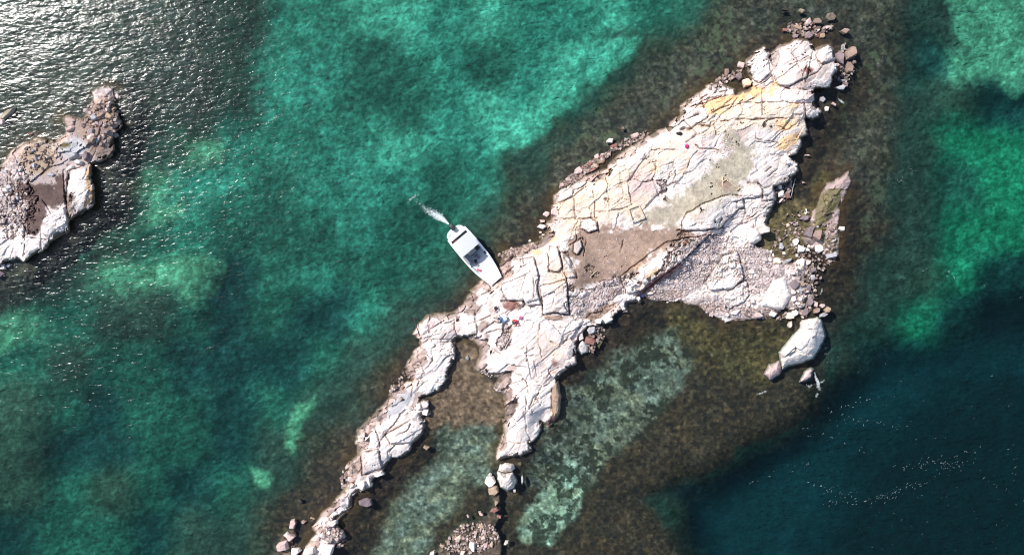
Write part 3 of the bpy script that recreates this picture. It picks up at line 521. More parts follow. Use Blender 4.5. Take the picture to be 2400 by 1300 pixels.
def ground_mat(name, rough_v, bump, scale, var):
    m, nt, b = new_mat(name)
    at = nt.nodes.new("ShaderNodeAttribute"); at.attribute_name = "ground_colour"
    tc = nt.nodes.new("ShaderNodeTexCoord")
    n1 = nt.nodes.new("ShaderNodeTexNoise"); n1.inputs["Scale"].default_value = scale; n1.inputs["Detail"].default_value = 6; n1.inputs["Roughness"].default_value = .7
    nt.links.new(tc.outputs["Object"], n1.inputs["Vector"])
    mr = nt.nodes.new("ShaderNodeMapRange"); mr.inputs[1].default_value = .3; mr.inputs[2].default_value = .7
    mr.inputs[3].default_value = 1 - var; mr.inputs[4].default_value = 1 + var * .6
    nt.links.new(n1.outputs[0], mr.inputs[0])
    mx = nt.nodes.new("ShaderNodeMix"); mx.data_type = 'RGBA'; mx.blend_type = 'MULTIPLY'; mx.inputs[0].default_value = 1
    nt.links.new(at.outputs["Color"], mx.inputs[6]); nt.links.new(mr.outputs[0], mx.inputs[7])
    nt.links.new(mx.outputs[2], b.inputs["Base Color"])
    b.inputs["Roughness"].default_value = rough_v
    b.inputs["Specular IOR Level"].default_value = .25
    n2 = nt.nodes.new("ShaderNodeTexNoise"); n2.inputs["Scale"].default_value = scale * 1.3; n2.inputs["Detail"].default_value = 8; n2.inputs["Roughness"].default_value = .72
    nt.links.new(tc.outputs["Object"], n2.inputs["Vector"])
    bp = nt.nodes.new("ShaderNodeBump"); bp.inputs["Strength"].default_value = 1; bp.inputs["Distance"].default_value = bump
    nt.links.new(n2.outputs[0], bp.inputs["Height"]); nt.links.new(bp.outputs[0], b.inputs["Normal"])
    return m
M_ROCK = ground_mat("weathered_rock", .85, .085, 3.4, .15)
M_BED = ground_mat("seabed", .9, .05, 4.0, .22)

def grid_mesh(name, mask, mat, smooth):
    """mask over cells (NY-1, NX-1)"""
    jj, ii = np.nonzero(mask)
    a = jj * NX + ii
    quads = np.stack([a, a + NX, a + NX + 1, a + 1], 1)
    used, inv = np.unique(quads, return_inverse=True)
    inv = inv.reshape(-1, 4)
    z = Z.ravel()[used]; k = 1 - z / HC
    co = np.stack([MX.ravel()[used] * k, MY.ravel()[used] * k, z], 1).astype(np.float32)
    me = bpy.data.meshes.new(name)
    me.vertices.add(len(used)); me.vertices.foreach_set("co", co.ravel())
    nf = len(quads)
    me.loops.add(nf * 4); me.loops.foreach_set("vertex_index", inv.ravel().astype(np.int32))
    me.polygons.add(nf); me.polygons.foreach_set("loop_start", np.arange(0, nf * 4, 4, dtype=np.int32))
    me.polygons.foreach_set("use_smooth", np.full(nf, smooth))
    me.update(calc_edges=True)
    ca = me.color_attributes.new("ground_colour", 'FLOAT_COLOR', 'POINT')
    c4 = np.ones((len(used), 4), np.float32); c4[:, :3] = ALB.reshape(-1, 3)[used]
    ca.data.foreach_set("color", c4.ravel())
    me.materials.append(mat)
    o = bpy.data.objects.new(name, me); COL.objects.link(o)
    return o

def struct(o, label=None):
    o["kind"] = "structure"
    if label: o["label"] = label
    return o

cellmax = np.maximum(np.maximum(Z[:-1, :-1], Z[1:, :-1]), np.maximum(Z[:-1, 1:], Z[1:, 1:]))
cl = lambda A: A[:-1, :-1]
dry = (cellmax > -.01)
is_let = dry & (cl(S_let) > cl(S_isl)) & (cl(PX) < 600)
is_reef = dry & ~is_let & (cl(S_reef) > -8) & (cl(S_isl) < 0)
is_isl = dry & ~is_let & ~is_reef & (cl(S_isl) > -30)
bed = ~(is_let | is_reef | is_isl)
struct(grid_mesh("rocky_island", is_isl, M_ROCK, False), "long fractured white and pink rock island with grassy hollows")
struct(grid_mesh("rocky_islet", is_let, M_ROCK, False), "rocky islet with white blocks and dark lichen at the left edge")
struct(grid_mesh("tidal_reef", is_reef, M_ROCK, False), "low pink and olive reef strip along the east shore")
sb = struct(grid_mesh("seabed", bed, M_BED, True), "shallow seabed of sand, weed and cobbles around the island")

# outer seabed to the horizon
def outer(name, z, mat, R=2500.0):
    x0, x1 = MX[0, 0] * (1 + 7 / HC), MX[0, -1] * (1 + 7 / HC); y1, y0 = MY[0, 0] * (1 + 7 / HC), MY[-1, 0] * (1 + 7 / HC)
    xs = [-R, x0 + 3, x1 - 3, R]; ys = [-R, y0 + 3, y1 - 3, R]
    bm = bmesh.new()
    vs = [[bm.verts.new((x, y, z)) for x in xs] for y in ys]
    for j in range(3):
        for i in range(3):
            if i == 1 and j == 1: continue
            bm.faces.new((vs[j][i], vs[j][i + 1], vs[j + 1][i + 1], vs[j + 1][i]))
    me = bpy.data.meshes.new(name); bm.to_mesh(me); bm.free()
    ca = me.color_attributes.new("ground_colour", 'FLOAT_COLOR', 'POINT')
    for d in ca.data: d.color = (.16, .17, .13, 1)
    me.materials.append(mat)
    o = bpy.data.objects.new(name, me); COL.objects.link(o)
    return o
struct(outer("outer_seabed", -8.5, M_BED), "deep seabed reaching out to the horizon")

# ------------------------------------------------------------------ water: surface with waves and an absorbing body
def make_water():
    m = bpy.data.materials.new("sea_water"); m.use_nodes = True
    nt = m.node_tree; N = nt.nodes; Lk = nt.links
    for n in list(N): N.remove(n)
    out = N.new("ShaderNodeOutputMaterial")
    tc = N.new("ShaderNodeTexCoord")
    def noise(rot, sx, sy, scale, detail, rough):
        mp = N.new("ShaderNodeMapping"); mp.inputs["Rotation"].default_value = (0, 0, math.radians(rot)); mp.inputs["Scale"].default_value = (sx, sy, 1)
        Lk.new(tc.outputs["Object"], mp.inputs["Vector"])
        n = N.new("ShaderNodeTexNoise"); n.inputs["Scale"].default_value = scale; n.inputs["Detail"].default_value = detail; n.inputs["Roughness"].default_value = rough
        n.inputs["Distortion"].default_value = .35
        Lk.new(mp.outputs[0], n.inputs["Vector"]); return n
    wv = noise(-20, .75, 1.5, 1.9, 3, .5)        # wavelets
    big = noise(-25, .6, 1.4, .42, 2, .5)        # swell
    patch = noise(0, 1, 1, .06, 2, .5)
    b1 = N.new("ShaderNodeBump"); b1.inputs["Strength"].default_value = 1; b1.inputs["Distance"].default_value = .095
    Lk.new(big.outputs[0], b1.inputs["Height"])
    mr = N.new("ShaderNodeMapRange"); mr.inputs[1].default_value = .35; mr.inputs[2].default_value = .65; mr.inputs[3].default_value = .75; mr.inputs[4].default_value = 1.0
    Lk.new(patch.outputs[0], mr.inputs[0])
    b2 = N.new("ShaderNodeBump"); b2.inputs["Distance"].default_value = .072
    Lk.new(mr.outputs[0], b2.inputs["Strength"]); Lk.new(wv.outputs[0], b2.inputs["Height"]); Lk.new(b1.outputs[0], b2.inputs["Normal"])
    gl = N.new("ShaderNodeBsdfGlossy"); gl.inputs["Roughness"].default_value = .235; gl.distribution = 'BECKMANN'
    Lk.new(b2.outputs[0], gl.inputs["Normal"])
    tr = N.new("ShaderNodeBsdfTransparent")
    fr = N.new("ShaderNodeFresnel"); fr.inputs["IOR"].default_value = 1.333
    Lk.new(b2.outputs[0], fr.inputs["Normal"])
    mix = N.new("ShaderNodeMixShader")
    Lk.new(fr.outputs[0], mix.inputs[0]); Lk.new(tr.outputs[0], mix.inputs[1]); Lk.new(gl.outputs[0], mix.inputs[2])
    Lk.new(mix.outputs[0], out.inputs["Surface"])
    va = N.new("ShaderNodeVolumeAbsorption")
    dens = float(SIG.max())
    va.inputs["Color"].default_value = (1 - SIG[0] / dens, 1 - SIG[1] / dens, 1 - SIG[2] / dens, 1)
    va.inputs["Density"].default_value = dens
    Lk.new(va.outputs[0], out.inputs["Volume"])
    bm = bmesh.new(); bmesh.ops.create_cube(bm, size=1)
    for v in bm.verts:
        v.co.x *= 4800; v.co.y *= 4800; v.co.z = 0 if v.co.z > 0 else -10
    me = bpy.data.meshes.new("water"); bm.to_mesh(me); bm.free(); me.materials.append(m)
    o = bpy.data.objects.new("water", me); COL.objects.link(o)
    return struct(o, "clear green sea water with small wind waves")
make_water()

# ------------------------------------------------------------------ helpers for things
def height_at(px, py):
    i = int(round((px - gx[0]) / STEP)); j = int(round((py - gy[0]) / STEP))
    return float(Z[min(max(j, 0), NY - 1), min(max(i, 0), NX - 1)])
def at(px, py, z=0.0):
    k = 1 - z / HC
    return Vector(((px - 1200) / PPM * k, (650 - py) / PPM * k, z))
def tag(o, label, cat, group=None, kind=None):
    o["label"] = label
    if cat: o["category"] = cat
    if group: o["group"] = group
    if kind: o["kind"] = kind
    return o
def link(name, bm, mat, parent=None, smooth=False):
    me = bpy.data.meshes.new(name)
    bmesh.ops.recalc_face_normals(bm, faces=bm.faces)
    for f in bm.faces: f.smooth = smooth
    bm.to_mesh(me); bm.free()
    if mat: me.materials.append(mat)
    o = bpy.data.objects.new(name, me); COL.objects.link(o)
    if parent: o.parent = parent
    return o
def empty(name, loc, rz=0.0):
    o = bpy.data.objects.new(name, None); COL.objects.link(o)
    o.location = loc; o.rotation_euler = (0, 0, rz); o.empty_display_size = .3
    return o
def simple(name, col, rough=.5, metal=0, var=.12, scale=8, bump=0):
    m, nt, b = new_mat(name)
    tc = nt.nodes.new("ShaderNodeTexCoord"); n = nt.nodes.new("ShaderNodeTexNoise"); n.inputs["Scale"].default_value = scale; n.inputs["Detail"].default_value = 5
    nt.links.new(tc.outputs["Object"], n.inputs["Vector"])
    cr = nt.nodes.new("ShaderNodeMix"); cr.data_type = 'RGBA'
    cr.inputs[6].default_value = (*[c * (1 - var) for c in col], 1); cr.inputs[7].default_value = (*[min(1, c * (1 + var)) for c in col], 1)
    nt.links.new(n.outputs[0], cr.inputs[0]); nt.links.new(cr.outputs[2], b.inputs["Base Color"])
    b.inputs["Roughness"].default_value = rough; b.inputs["Metallic"].default_value = metal
    if bump:
        bp = nt.nodes.new("ShaderNodeBump"); bp.inputs["Distance"].default_value = bump
        nt.links.new(n.outputs[0], bp.inputs["Height"]); nt.links.new(bp.outputs[0], b.inputs["Normal"])
    return m

# ------------------------------------------------------------------ loose rocks
def rock_mat(tint):
    m, nt, b = new_mat("rock_" + tint)
    c = TINT[tint]
    tc = nt.nodes.new("ShaderNodeTexCoord"); oi = nt.nodes.new("ShaderNodeObjectInfo")
    ad = nt.nodes.new("ShaderNodeVectorMath"); ad.operation = 'ADD'
    nt.links.new(tc.outputs["Object"], ad.inputs[0]); nt.links.new(oi.outputs["Location"], ad.inputs[1])
    n = nt.nodes.new("ShaderNodeTexNoise"); n.inputs["Scale"].default_value = 2.2; n.inputs["Detail"].default_value = 6; n.inputs["Roughness"].default_value = .68
    nt.links.new(ad.outputs[0], n.inputs["Vector"])
    cr = nt.nodes.new("ShaderNodeValToRGB")
    cr.color_ramp.elements[0].position = .32; cr.color_ramp.elements[1].position = .62
    cr.color_ramp.elements[0].color = (*[v * q for v, q in zip(c, (.80, .73, .70))], 1); cr.color_ramp.elements[1].color = (*[min(.72, v * 1.14) for v in c], 1)
    nt.links.new(n.outputs[0], cr.inputs[0])
    mr = nt.nodes.new("ShaderNodeMapRange"); mr.inputs[3].default_value = .86; mr.inputs[4].default_value = 1.18
    nt.links.new(oi.outputs["Random"], mr.inputs[0])
    mx = nt.nodes.new("ShaderNodeMix"); mx.data_type = 'RGBA'; mx.blend_type = 'MULTIPLY'; mx.inputs[0].default_value = 1
    nt.links.new(cr.outputs[0], mx.inputs[6]); nt.links.new(mr.outputs[0], mx.inputs[7]); nt.links.new(mx.outputs[2], b.inputs["Base Color"])
    b.inputs["Roughness"].default_value = .85; b.inputs["Specular IOR Level"].default_value = .25
    n2 = nt.nodes.new("ShaderNodeTexNoise"); n2.inputs["Scale"].default_value = 6; n2.inputs["Detail"].default_value = 7
    nt.links.new(ad.outputs[0], n2.inputs["Vector"])
    bp = nt.nodes.new("ShaderNodeBump"); bp.inputs["Distance"].default_value = .05
    nt.links.new(n2.outputs[0], bp.inputs["Height"]); nt.links.new(bp.outputs[0], b.inputs["Normal"])
    return m
RM = {t: rock_mat(t) for t in TINT}

def rock_bm(wx, wy, h, r):
    """angular boulder: hull of jittered rings, flat facets, worn edges. base at z=0"""
    bm = bmesh.new()
    n = r.choice((4, 5, 5, 6, 6))
    ph = r.uniform(0, 6.28)
    tx, ty = r.uniform(-.22, .22), r.uniform(-.22, .22)
    pts = []
    for k in range(n):
        a = ph + (k + r.uniform(-.36, .36)) * 2 * math.pi / n
        q = r.uniform(.80, 1.18)
        cx, cy = math.cos(a) * wx / 2 * q, math.sin(a) * wy / 2 * q
        for zf, sc in ((-.15, 1.0), (r.uniform(.3, .55), r.uniform(.95, 1.06)), (r.uniform(.82, 1.0), r.uniform(.62, .9))):
            z = h * zf
            if zf > .2: z += h * (tx * cx / wx + ty * cy / wy) * 1.6
            pts.append((cx * sc, cy * sc, z))
    for p in pts: bm.verts.new(p)
    res = bmesh.ops.convex_hull(bm, input=bm.verts)
    junk = [e for e in res.get("geom_interior", []) if isinstance(e, bmesh.types.BMVert)]
    if junk: bmesh.ops.delete(bm, geom=junk, context='VERTS')
    bmesh.ops.dissolve_limit(bm, angle_limit=.12, verts=bm.verts, edges=bm.edges)
    if max(wx, wy) > .45:
        bmesh.ops.bevel(bm, geom=list(bm.edges), offset=min(wx, wy, h) * .04, segments=1, affect='EDGES', profile=.5, clamp_overlap=True)
    if max(wx, wy) > .9:
        bmesh.ops.triangulate(bm, faces=bm.faces)
        bmesh.ops.subdivide_edges(bm, edges=bm.edges, cuts=2, use_grid_fill=True)
        s = r.uniform(0, 50)
        from mathutils import noise as mn
        for v in bm.verts:
            v.co += Vector((mn.noise(v.co * 1.9 + Vector((s, 0, 0))), mn.noise(v.co * 1.9 + Vector((0, s, 9))), mn.noise(v.co * 2.1 + Vector((4, 7, s))))) * min(wx, wy) * .07
    return bm

WORD = {'white':'white','pink':'pink','cream':'cream','red':'reddish brown','rim':'wet brown','grey':'pale grey','mauve':'dark mauve','tan':'tan','olive':'olive green','dark':'dark','grass':'yellowish','gravel':'gravel grey'}
WHERE = {'E':('on the east rubble shore','loose boulders on the east rubble shore'),'T':('in the green tidal pool','rocks in the tidal pool'),'W':('along the northwest shore','boulders along the northwest shore'),
 'N':('around the north tip','boulders around the north tip'),'S':('under the southeast ledge','blocks under the southeast ledge'),'A':('on the southwest arm','blocks on the southwest arm'),
 'B':('in the reef off the southern tip','rocks of the southern reef'),'L':('on the left islet','boulders on the left islet')}
ORD = ['westernmost','second from west','third from west','fourth from west','fifth from west','sixth from west','seventh from west','eighth from west','ninth from west','tenth from west','eleventh from west','twelfth from west','thirteenth from west','fourteenth from west','fifteenth from west','sixteenth from west','seventeenth from west','eighteenth from west','nineteenth from west','twentieth from west']
rl = []
for s in ROCKS.replace('\n', '').split('|'):
    q = s.split(',')
    rl.append([*map(float, q[:5]), q[5], q[6]])
from collections import defaultdict
cls = defaultdict(list)
def size_word(a, b):
    s = math.sqrt(a * b)
    return 'large' if s > 18 else ('medium' if s > 11.5 else 'small')
for q in rl: cls[(q[6], q[5], size_word(q[2], q[3]))].append(q)
for key, lst in cls.items():
    lst.sort(key=lambda q: q[0])
    wh, grp = WHERE[key[0]]
    for n, q in enumerate(lst):
        x, y, a, b, an, t, c = q
        lab = f"{key[2]} {WORD[t]} boulder {wh}" if len(lst) == 1 else f"{ORD[n]} of the {key[2]} {WORD[t]} boulders {wh}"
        r = random.Random(int(x * 31 + y * 17))
        h = min(math.sqrt(a * b) / PPM * r.uniform(.5, .7), .95)
        z = max(height_at(x, y), -.45 if t in ('dark', 'olive') else -.22)
        if t in ('dark', 'olive') or (c == 'N' and y < 48): z = min(z, -.12 - h)
        o = link("boulder", rock_bm(a / PPM * 1.08, b / PPM * 1.08, h, r), RM[t])
        p = at(x, y, z + h * .5); p.z = z - h * .08
        o.location = p; o.rotation_euler = (0, 0, -math.radians(an))
        tag(o, lab, "boulder", grp)

# rubble patches, small and alike
def patch(cx, cy, ra, rb, ang, n, smin, smax, tints, label, group, seed, land=None, zmin=-.25):
    r = random.Random(seed); c, s = math.cos(math.radians(ang)), math.sin(math.radians(ang)); k = 0; tries = 0; placed = []
    while k < n and tries < 4000:
        tries += 1
        a = r.uniform(0, 6.283); q = math.sqrt(r.random())
        u, v = ra * q * math.cos(a), rb * q * math.sin(a)
        x, y = cx + u * c - v * s, cy + u * s + v * c
        sz = smin + (smax - smin) * r.random() ** 2
        if any((x - X) ** 2 + (y - Y) ** 2 < ((sz + S) * .40) ** 2 for X, Y, S in placed): continue
        z = height_at(x, y)
        if z < zmin: z = zmin
        placed.append((x, y, sz)); k += 1
        wx_, wy_ = sz / PPM * r.uniform(.8, 1.5), sz / PPM * r.uniform(.5, .95); h = sz / PPM * r.uniform(.35, .6)
        o = link("rubble_stone", rock_bm(wx_, wy_, h, r), RM[r.choice(tints)])
        p = at(x, y, z + h * .5); p.z = z - h * .1
        o.location = p; o.rotation_euler = (r.uniform(-.2, .2), r.uniform(-.2, .2), r.uniform(0, 3.1))
        tag(o, label, "stone", group)
patch(1108, 1262, 62, 34, -10, 34, 5, 11, ['pink','tan','rim','red','pink','cream'], "small angular pink brown stone heaped in the southern reef rubble", "stones heaped in the southern reef", 1)
patch(26, 470, 34, 84, 8, 18, 6, 13, ['white','grey','gravel','pink'], "rounded pale cobble in the bank beside the left islet's lichen", "cobbles on the left islet", 2)
patch(1895, 66, 52, 22, 0, 20, 9, 18, ['rim','mauve','red','tan'], "small brown stone in the rubble just north of the island", "small stones north of the island", 3)
patch(1775, 605, 50, 24, 20, 16, 5, 10, ['white','cream','pink','gravel'], "small pale stone scattered on the upper eastern gravel", "small stones on the upper gravel", 4)
patch(1750, 690, 30, 34, 0, 12, 5, 10, ['white','gravel','pink','white'], "small pale stone piled beside the cracked white beach slab", "small stones beside the beach slab", 5)
patch(783, 1255, 26, 24, 0, 14, 6, 11, ['pink','mauve','white','rim'], "small purplish stone heaped at the foot of the southwest arm", "stones at the foot of the southwest arm", 6)
patch(1885, 690, 22, 26, 0, 10, 5, 9, ['white','pink','mauve'], "small stone wedged among the eastern shore boulders", "small stones among the eastern boulders", 7)

patch(1372, 398, 70, 9, -35, 34, 9, 19, ['red','pink','rim','mauve','pink','tan'], "reddish brown stone in the rubble strip along the northwest shore", "stones of the northwest rubble strip", 8)
patch(1480, 326, 46, 8, -22, 18, 5, 11, ['pink','rim','red','tan','white'], "pinkish stone in the upper part of the northwest shore rubble", "stones of the upper northwest shore", 9)
patch(1275, 540, 16, 22, 0, 10, 5, 11, ['pink','rim','white'], "small pink brown stone below the northwest pale blocks", "stones below the northwest blocks", 10)
patch(1700, 190, 40, 10, -30, 8, 6, 13, ['rim','mauve','red','pink'], "brown stone in the water beside the north cap's west flank", "stones beside the north cap", 11)
patch(1975, 160, 18, 50, 5, 16, 7, 16, ['rim','mauve','grey','pink'], "wet brown stone east of the north cap", "stones east of the north cap", 12)
patch(1395, 795, 16, 34, 30, 8, 6, 12, ['rim','white','grey','pink'], "small stone under the southeast ledge of the middle", "small stones under the southeast ledge", 13)

patch(235, 290, 42, 62, 12, 20, 9, 24, ['rim','grey','tan','mauve','gravel'], "broken brown grey slab piece on the north end of the left islet", "broken slabs on the islet's north end", 14)
patch(95, 365, 60, 28, -12, 14, 7, 18, ['tan','gravel','rim','grey'], "brownish weathered block on the mossy hump of the left islet", "blocks on the islet's mossy hump", 15)

patch(1215, 588, 40, 9, -14, 10, 6, 13, ['rim','tan','mauve','pink'], "wet brown stone at the shore just east of the boat's bow", "stones east of the boat", 16)
patch(935, 915, 16, 24, 30, 6, 6, 12, ['rim','tan','pink'], "small rusty stone on the outer edge of the southwest arm", "stones on the outer southwest arm", 17)
patch(820, 1105, 12, 26, 20, 8, 6, 13, ['rim','mauve','pink','tan'], "brown stone beside the narrow neck of the southwest arm", "stones by the southwest neck", 18)
patch(1790, 738, 55, 9, 5, 8, 5, 11, ['white','pink','tan','rim'], "small stone on the southern edge of the gravel beach", "stones on the gravel beach's southern edge", 19)
patch(1940, 560, 14, 44, 0, 10, 6, 14, ['mauve','rim','grey','olive'], "wet dark stone beside the low reef strip", "stones beside the low reef strip", 20)

# traced large rocks as height fields of their own
def traced_rock(poly, h, tint, label, n):
    P = np.array(poly, float)
    st = 1.6 if len(poly) > 6 else 1.2
    xs = np.arange(P[:, 0].min() - 6, P[:, 0].max() + 6, st); ys = np.arange(P[:, 1].min() - 6, P[:, 1].max() + 6, st)
    X, Y = np.meshgrid(xs, ys)
    bx = X + 1.8 * fbm(X / 9, Y / 9, 701 + n, 2); by = Y + 1.8 * fbm(X / 9, Y / 9, 711 + n, 2)
    d = sdf_poly(poly, bx, by, 30)
    mx, my = X / PPM, -Y / PPM
    f1, q1, _ = blocks(mx, my, 1.5, 1.5, .6, 720 + n, .8); f2, q2, _ = blocks(mx, my, .6, 1.5, .6, 740 + n, .8)
    w_ = 3 + 10 * h
    prof = 1 - np.exp(-np.clip(d, 0, None) / (w_ * .45))
    base = height_at(P[:, 0].mean(), P[:, 1].mean())
    base = min(max(base, -.15), 1.2)
    if h < 1.9 and n in (5, 6): base = base - .1
    z = base + prof * h * (1 + .34 * f1 + .12 * f2) - .10 * np.exp(-(q1 / .06) ** 2) * prof * min(1, h) + .10 * fbm(mx * 2, my * 2, 760 + n, 4, .6) * min(1, h)
    z = np.where(d < 0, base - .15 + d * .25, z)
    keep = (d > -4)
    bm = bmesh.new(); V = {}
    cx, cy = P[:, 0].mean(), P[:, 1].mean()
    org = at(cx, cy, base)
    for j in range(len(ys) - 1):
        for i in range(len(xs) - 1):
            if keep[j, i] and keep[j + 1, i] and keep[j, i + 1] and keep[j + 1, i + 1]:
                f = []
                for jj, ii in ((j, i), (j + 1, i), (j + 1, i + 1), (j, i + 1)):
                    if (jj, ii) not in V:
                        V[(jj, ii)] = bm.verts.new(at(float(X[jj, ii]), float(Y[jj, ii]), float(z[jj, ii])) - org)
                    f.append(V[(jj, ii)])
                bm.faces.new(f)
    o = link("large_rock", bm, RM[tint], None, False)
    if len(o.data.polygons) and o.data.polygons[len(o.data.polygons) // 2].normal.z < 0: o.data.flip_normals()
    o.location = org
    tag(o, label, "rock")
    return o
for n, (poly, h, t, lab) in enumerate(TRACED): traced_rock(poly, h, t, lab, n)

# gravel: countless chips in one object
def gravel(coarse):
    r = random.Random(77); bm = bmesh.new()
    zones = [(1590,665,75,28,-25,520,3.4),(1410,692,44,20,-30,260,3.6),(1640,610,50,30,-20,200,4.2),(1690,725,60,18,5,200,4),(1780,620,60,46,0,220,4.2),(1135,895,26,28,-30,150,3.2),(1184,802,8,26,35,90,2.8),(1168,945,8,34,10,70,3.2),(1850,690,34,34,0,110,4),(1187,775,11,11,0,40,3),(1705,345,16,26,20,60,3),(1440,600,80,36,-30,90,2.6),(1360,715,16,28,0,60,3.6),(1105,1265,70,40,-10,170,4),(783,1255,26,24,0,90,4),(25,480,40,80,0,110,7),(1372,398,72,9,-35,170,7.5),(1470,335,50,8,-25,90,6),(1895,62,56,26,0,150,7.5),(1985,150,22,56,0,70,7.5),(1890,680,26,66,8,190,7),(235,285,42,60,12,90,10),(95,365,60,30,-12,50,9),(1850,560,44,44,0,90,6),(1900,625,36,36,0,90,6),(1870,520,40,30,0,50,6),(1105,1262,66,36,-10,220,7),(785,1258,28,26,0,80,7),(1395,795,18,34,30,70,7),(1215,588,50,9,-14,80,7),(1790,735,70,12,5,110,6),(1700,185,44,10,-30,60,7.5),(1945,570,16,50,0,70,7),(815,1110,12,34,20,60,7),(930,905,12,26,35,40,7),(1835,445,18,34,20,70,7)]
    for cx, cy, ra, rb, an, n, sz in zones:
        if (sz > 5) != coarse: continue
        c, s = math.cos(math.radians(an)), math.sin(math.radians(an))
        for k in range(n):
            a = r.uniform(0, 6.283); q = math.sqrt(r.random()); u, v = ra * q * math.cos(a), rb * q * math.sin(a)
            x, y = cx + u * c - v * s, cy + u * s + v * c
            d = sz * r.uniform(.5, 1.35) / PPM / 2
            z = height_at(x, y)
            if z < (-.6 if sz > 5 else -.02): continue
            z = max(z, -.10)
            p = at(x, y, z + d * .3)
            rz = r.uniform(0, 3.14); M = Matrix.Rotation(rz, 3, 'Z') @ Matrix.Rotation(r.uniform(-.4, .4), 3, 'X')
            vs = []
            nn = r.choice((4, 5))
            for m_ in range(nn):
                a2 = m_ * 6.283 / nn + r.uniform(-.3, .3)
                vs.append((bm.verts.new(p + M @ Vector((math.cos(a2) * d * 1.25, math.sin(a2) * d * .85, -d * .4))), bm.verts.new(p + M @ Vector((math.cos(a2) * d * .85, math.sin(a2) * d * .6, d * .55)))))
            for m_ in range(nn):
                A, B = vs[m_], vs[(m_ + 1) % nn]
                bm.faces.new((A[0], B[0], B[1], A[1]))
            bm.faces.new([v_[1] for v_ in vs])
    m, nt, b = new_mat("gravel_chips")
    g = nt.nodes.new("ShaderNodeNewGeometry"); cr = nt.nodes.new("ShaderNodeValToRGB")
    cr.color_ramp.elements[0].color = (.30, .20, .17, 1); cr.color_ramp.elements[1].color = (.60, .55, .54, 1)
    e = cr.color_ramp.elements.new(.45); e.color = (.47, .39, .37, 1)
    if coarse:
        for q_, c_ in zip(cr.color_ramp.elements, ((.10, .075, .06, 1), (.24, .165, .135, 1), (.46, .37, .33, 1))): q_.color = c_
    nt.links.new(g.outputs["Random Per Island"], cr.inputs[0]); nt.links.new(cr.outputs[0], b.inputs["Base Color"]); b.inputs["Roughness"].default_value = .9
    o = link("broken_rubble" if coarse else "gravel", bm, m)
    tag(o, "brown and pinkish broken rubble packed along the shores" if coarse else "pale pink gravel and stone chips spread over the beaches", "rubble" if coarse else "gravel", kind="stuff")
gravel(False)
gravel(True)

# ------------------------------------------------------------------ boat
def box(bm, x0, x1, y0, y1, z0, z1, bev=0):
    r = bmesh.ops.create_cube(bm, size=1)
    vs = r["verts"]
    for v in vs:
        v.co = Vector((x0 + (x1 - x0) * (v.co.x + .5), y0 + (y1 - y0) * (v.co.y + .5), z0 + (z1 - z0) * (v.co.z + .5)))
    if bev:
        es = list({e for v in vs for e in v.link_edges})
        bmesh.ops.bevel(bm, geom=es, offset=bev, segments=2, affect='EDGES', profile=.6)
    return bm
def tube(bm, pts, rad, n=8, taper=1.0):
    rings = []
    for i, p in enumerate(pts):
        p = Vector(p)
        d = (Vector(pts[min(i + 1, len(pts) - 1)]) - Vector(pts[max(i - 1, 0)])).normalized()
        q = d.to_track_quat('Z', 'Y'); r = rad * (1 + (taper - 1) * i / max(1, len(pts) - 1))
        rings.append([bm.verts.new(p + q @ Vector((math.cos(a * 6.2832 / n) * r, math.sin(a * 6.2832 / n) * r, 0))) for a in range(n)])
    for a, b in zip(rings, rings[1:]):
        for i in range(n): bm.faces.new((a[i], a[(i + 1) % n], b[(i + 1) % n], b[i]))
    bm.faces.new(rings[0][::-1]); bm.faces.new(rings[-1])
    return bm
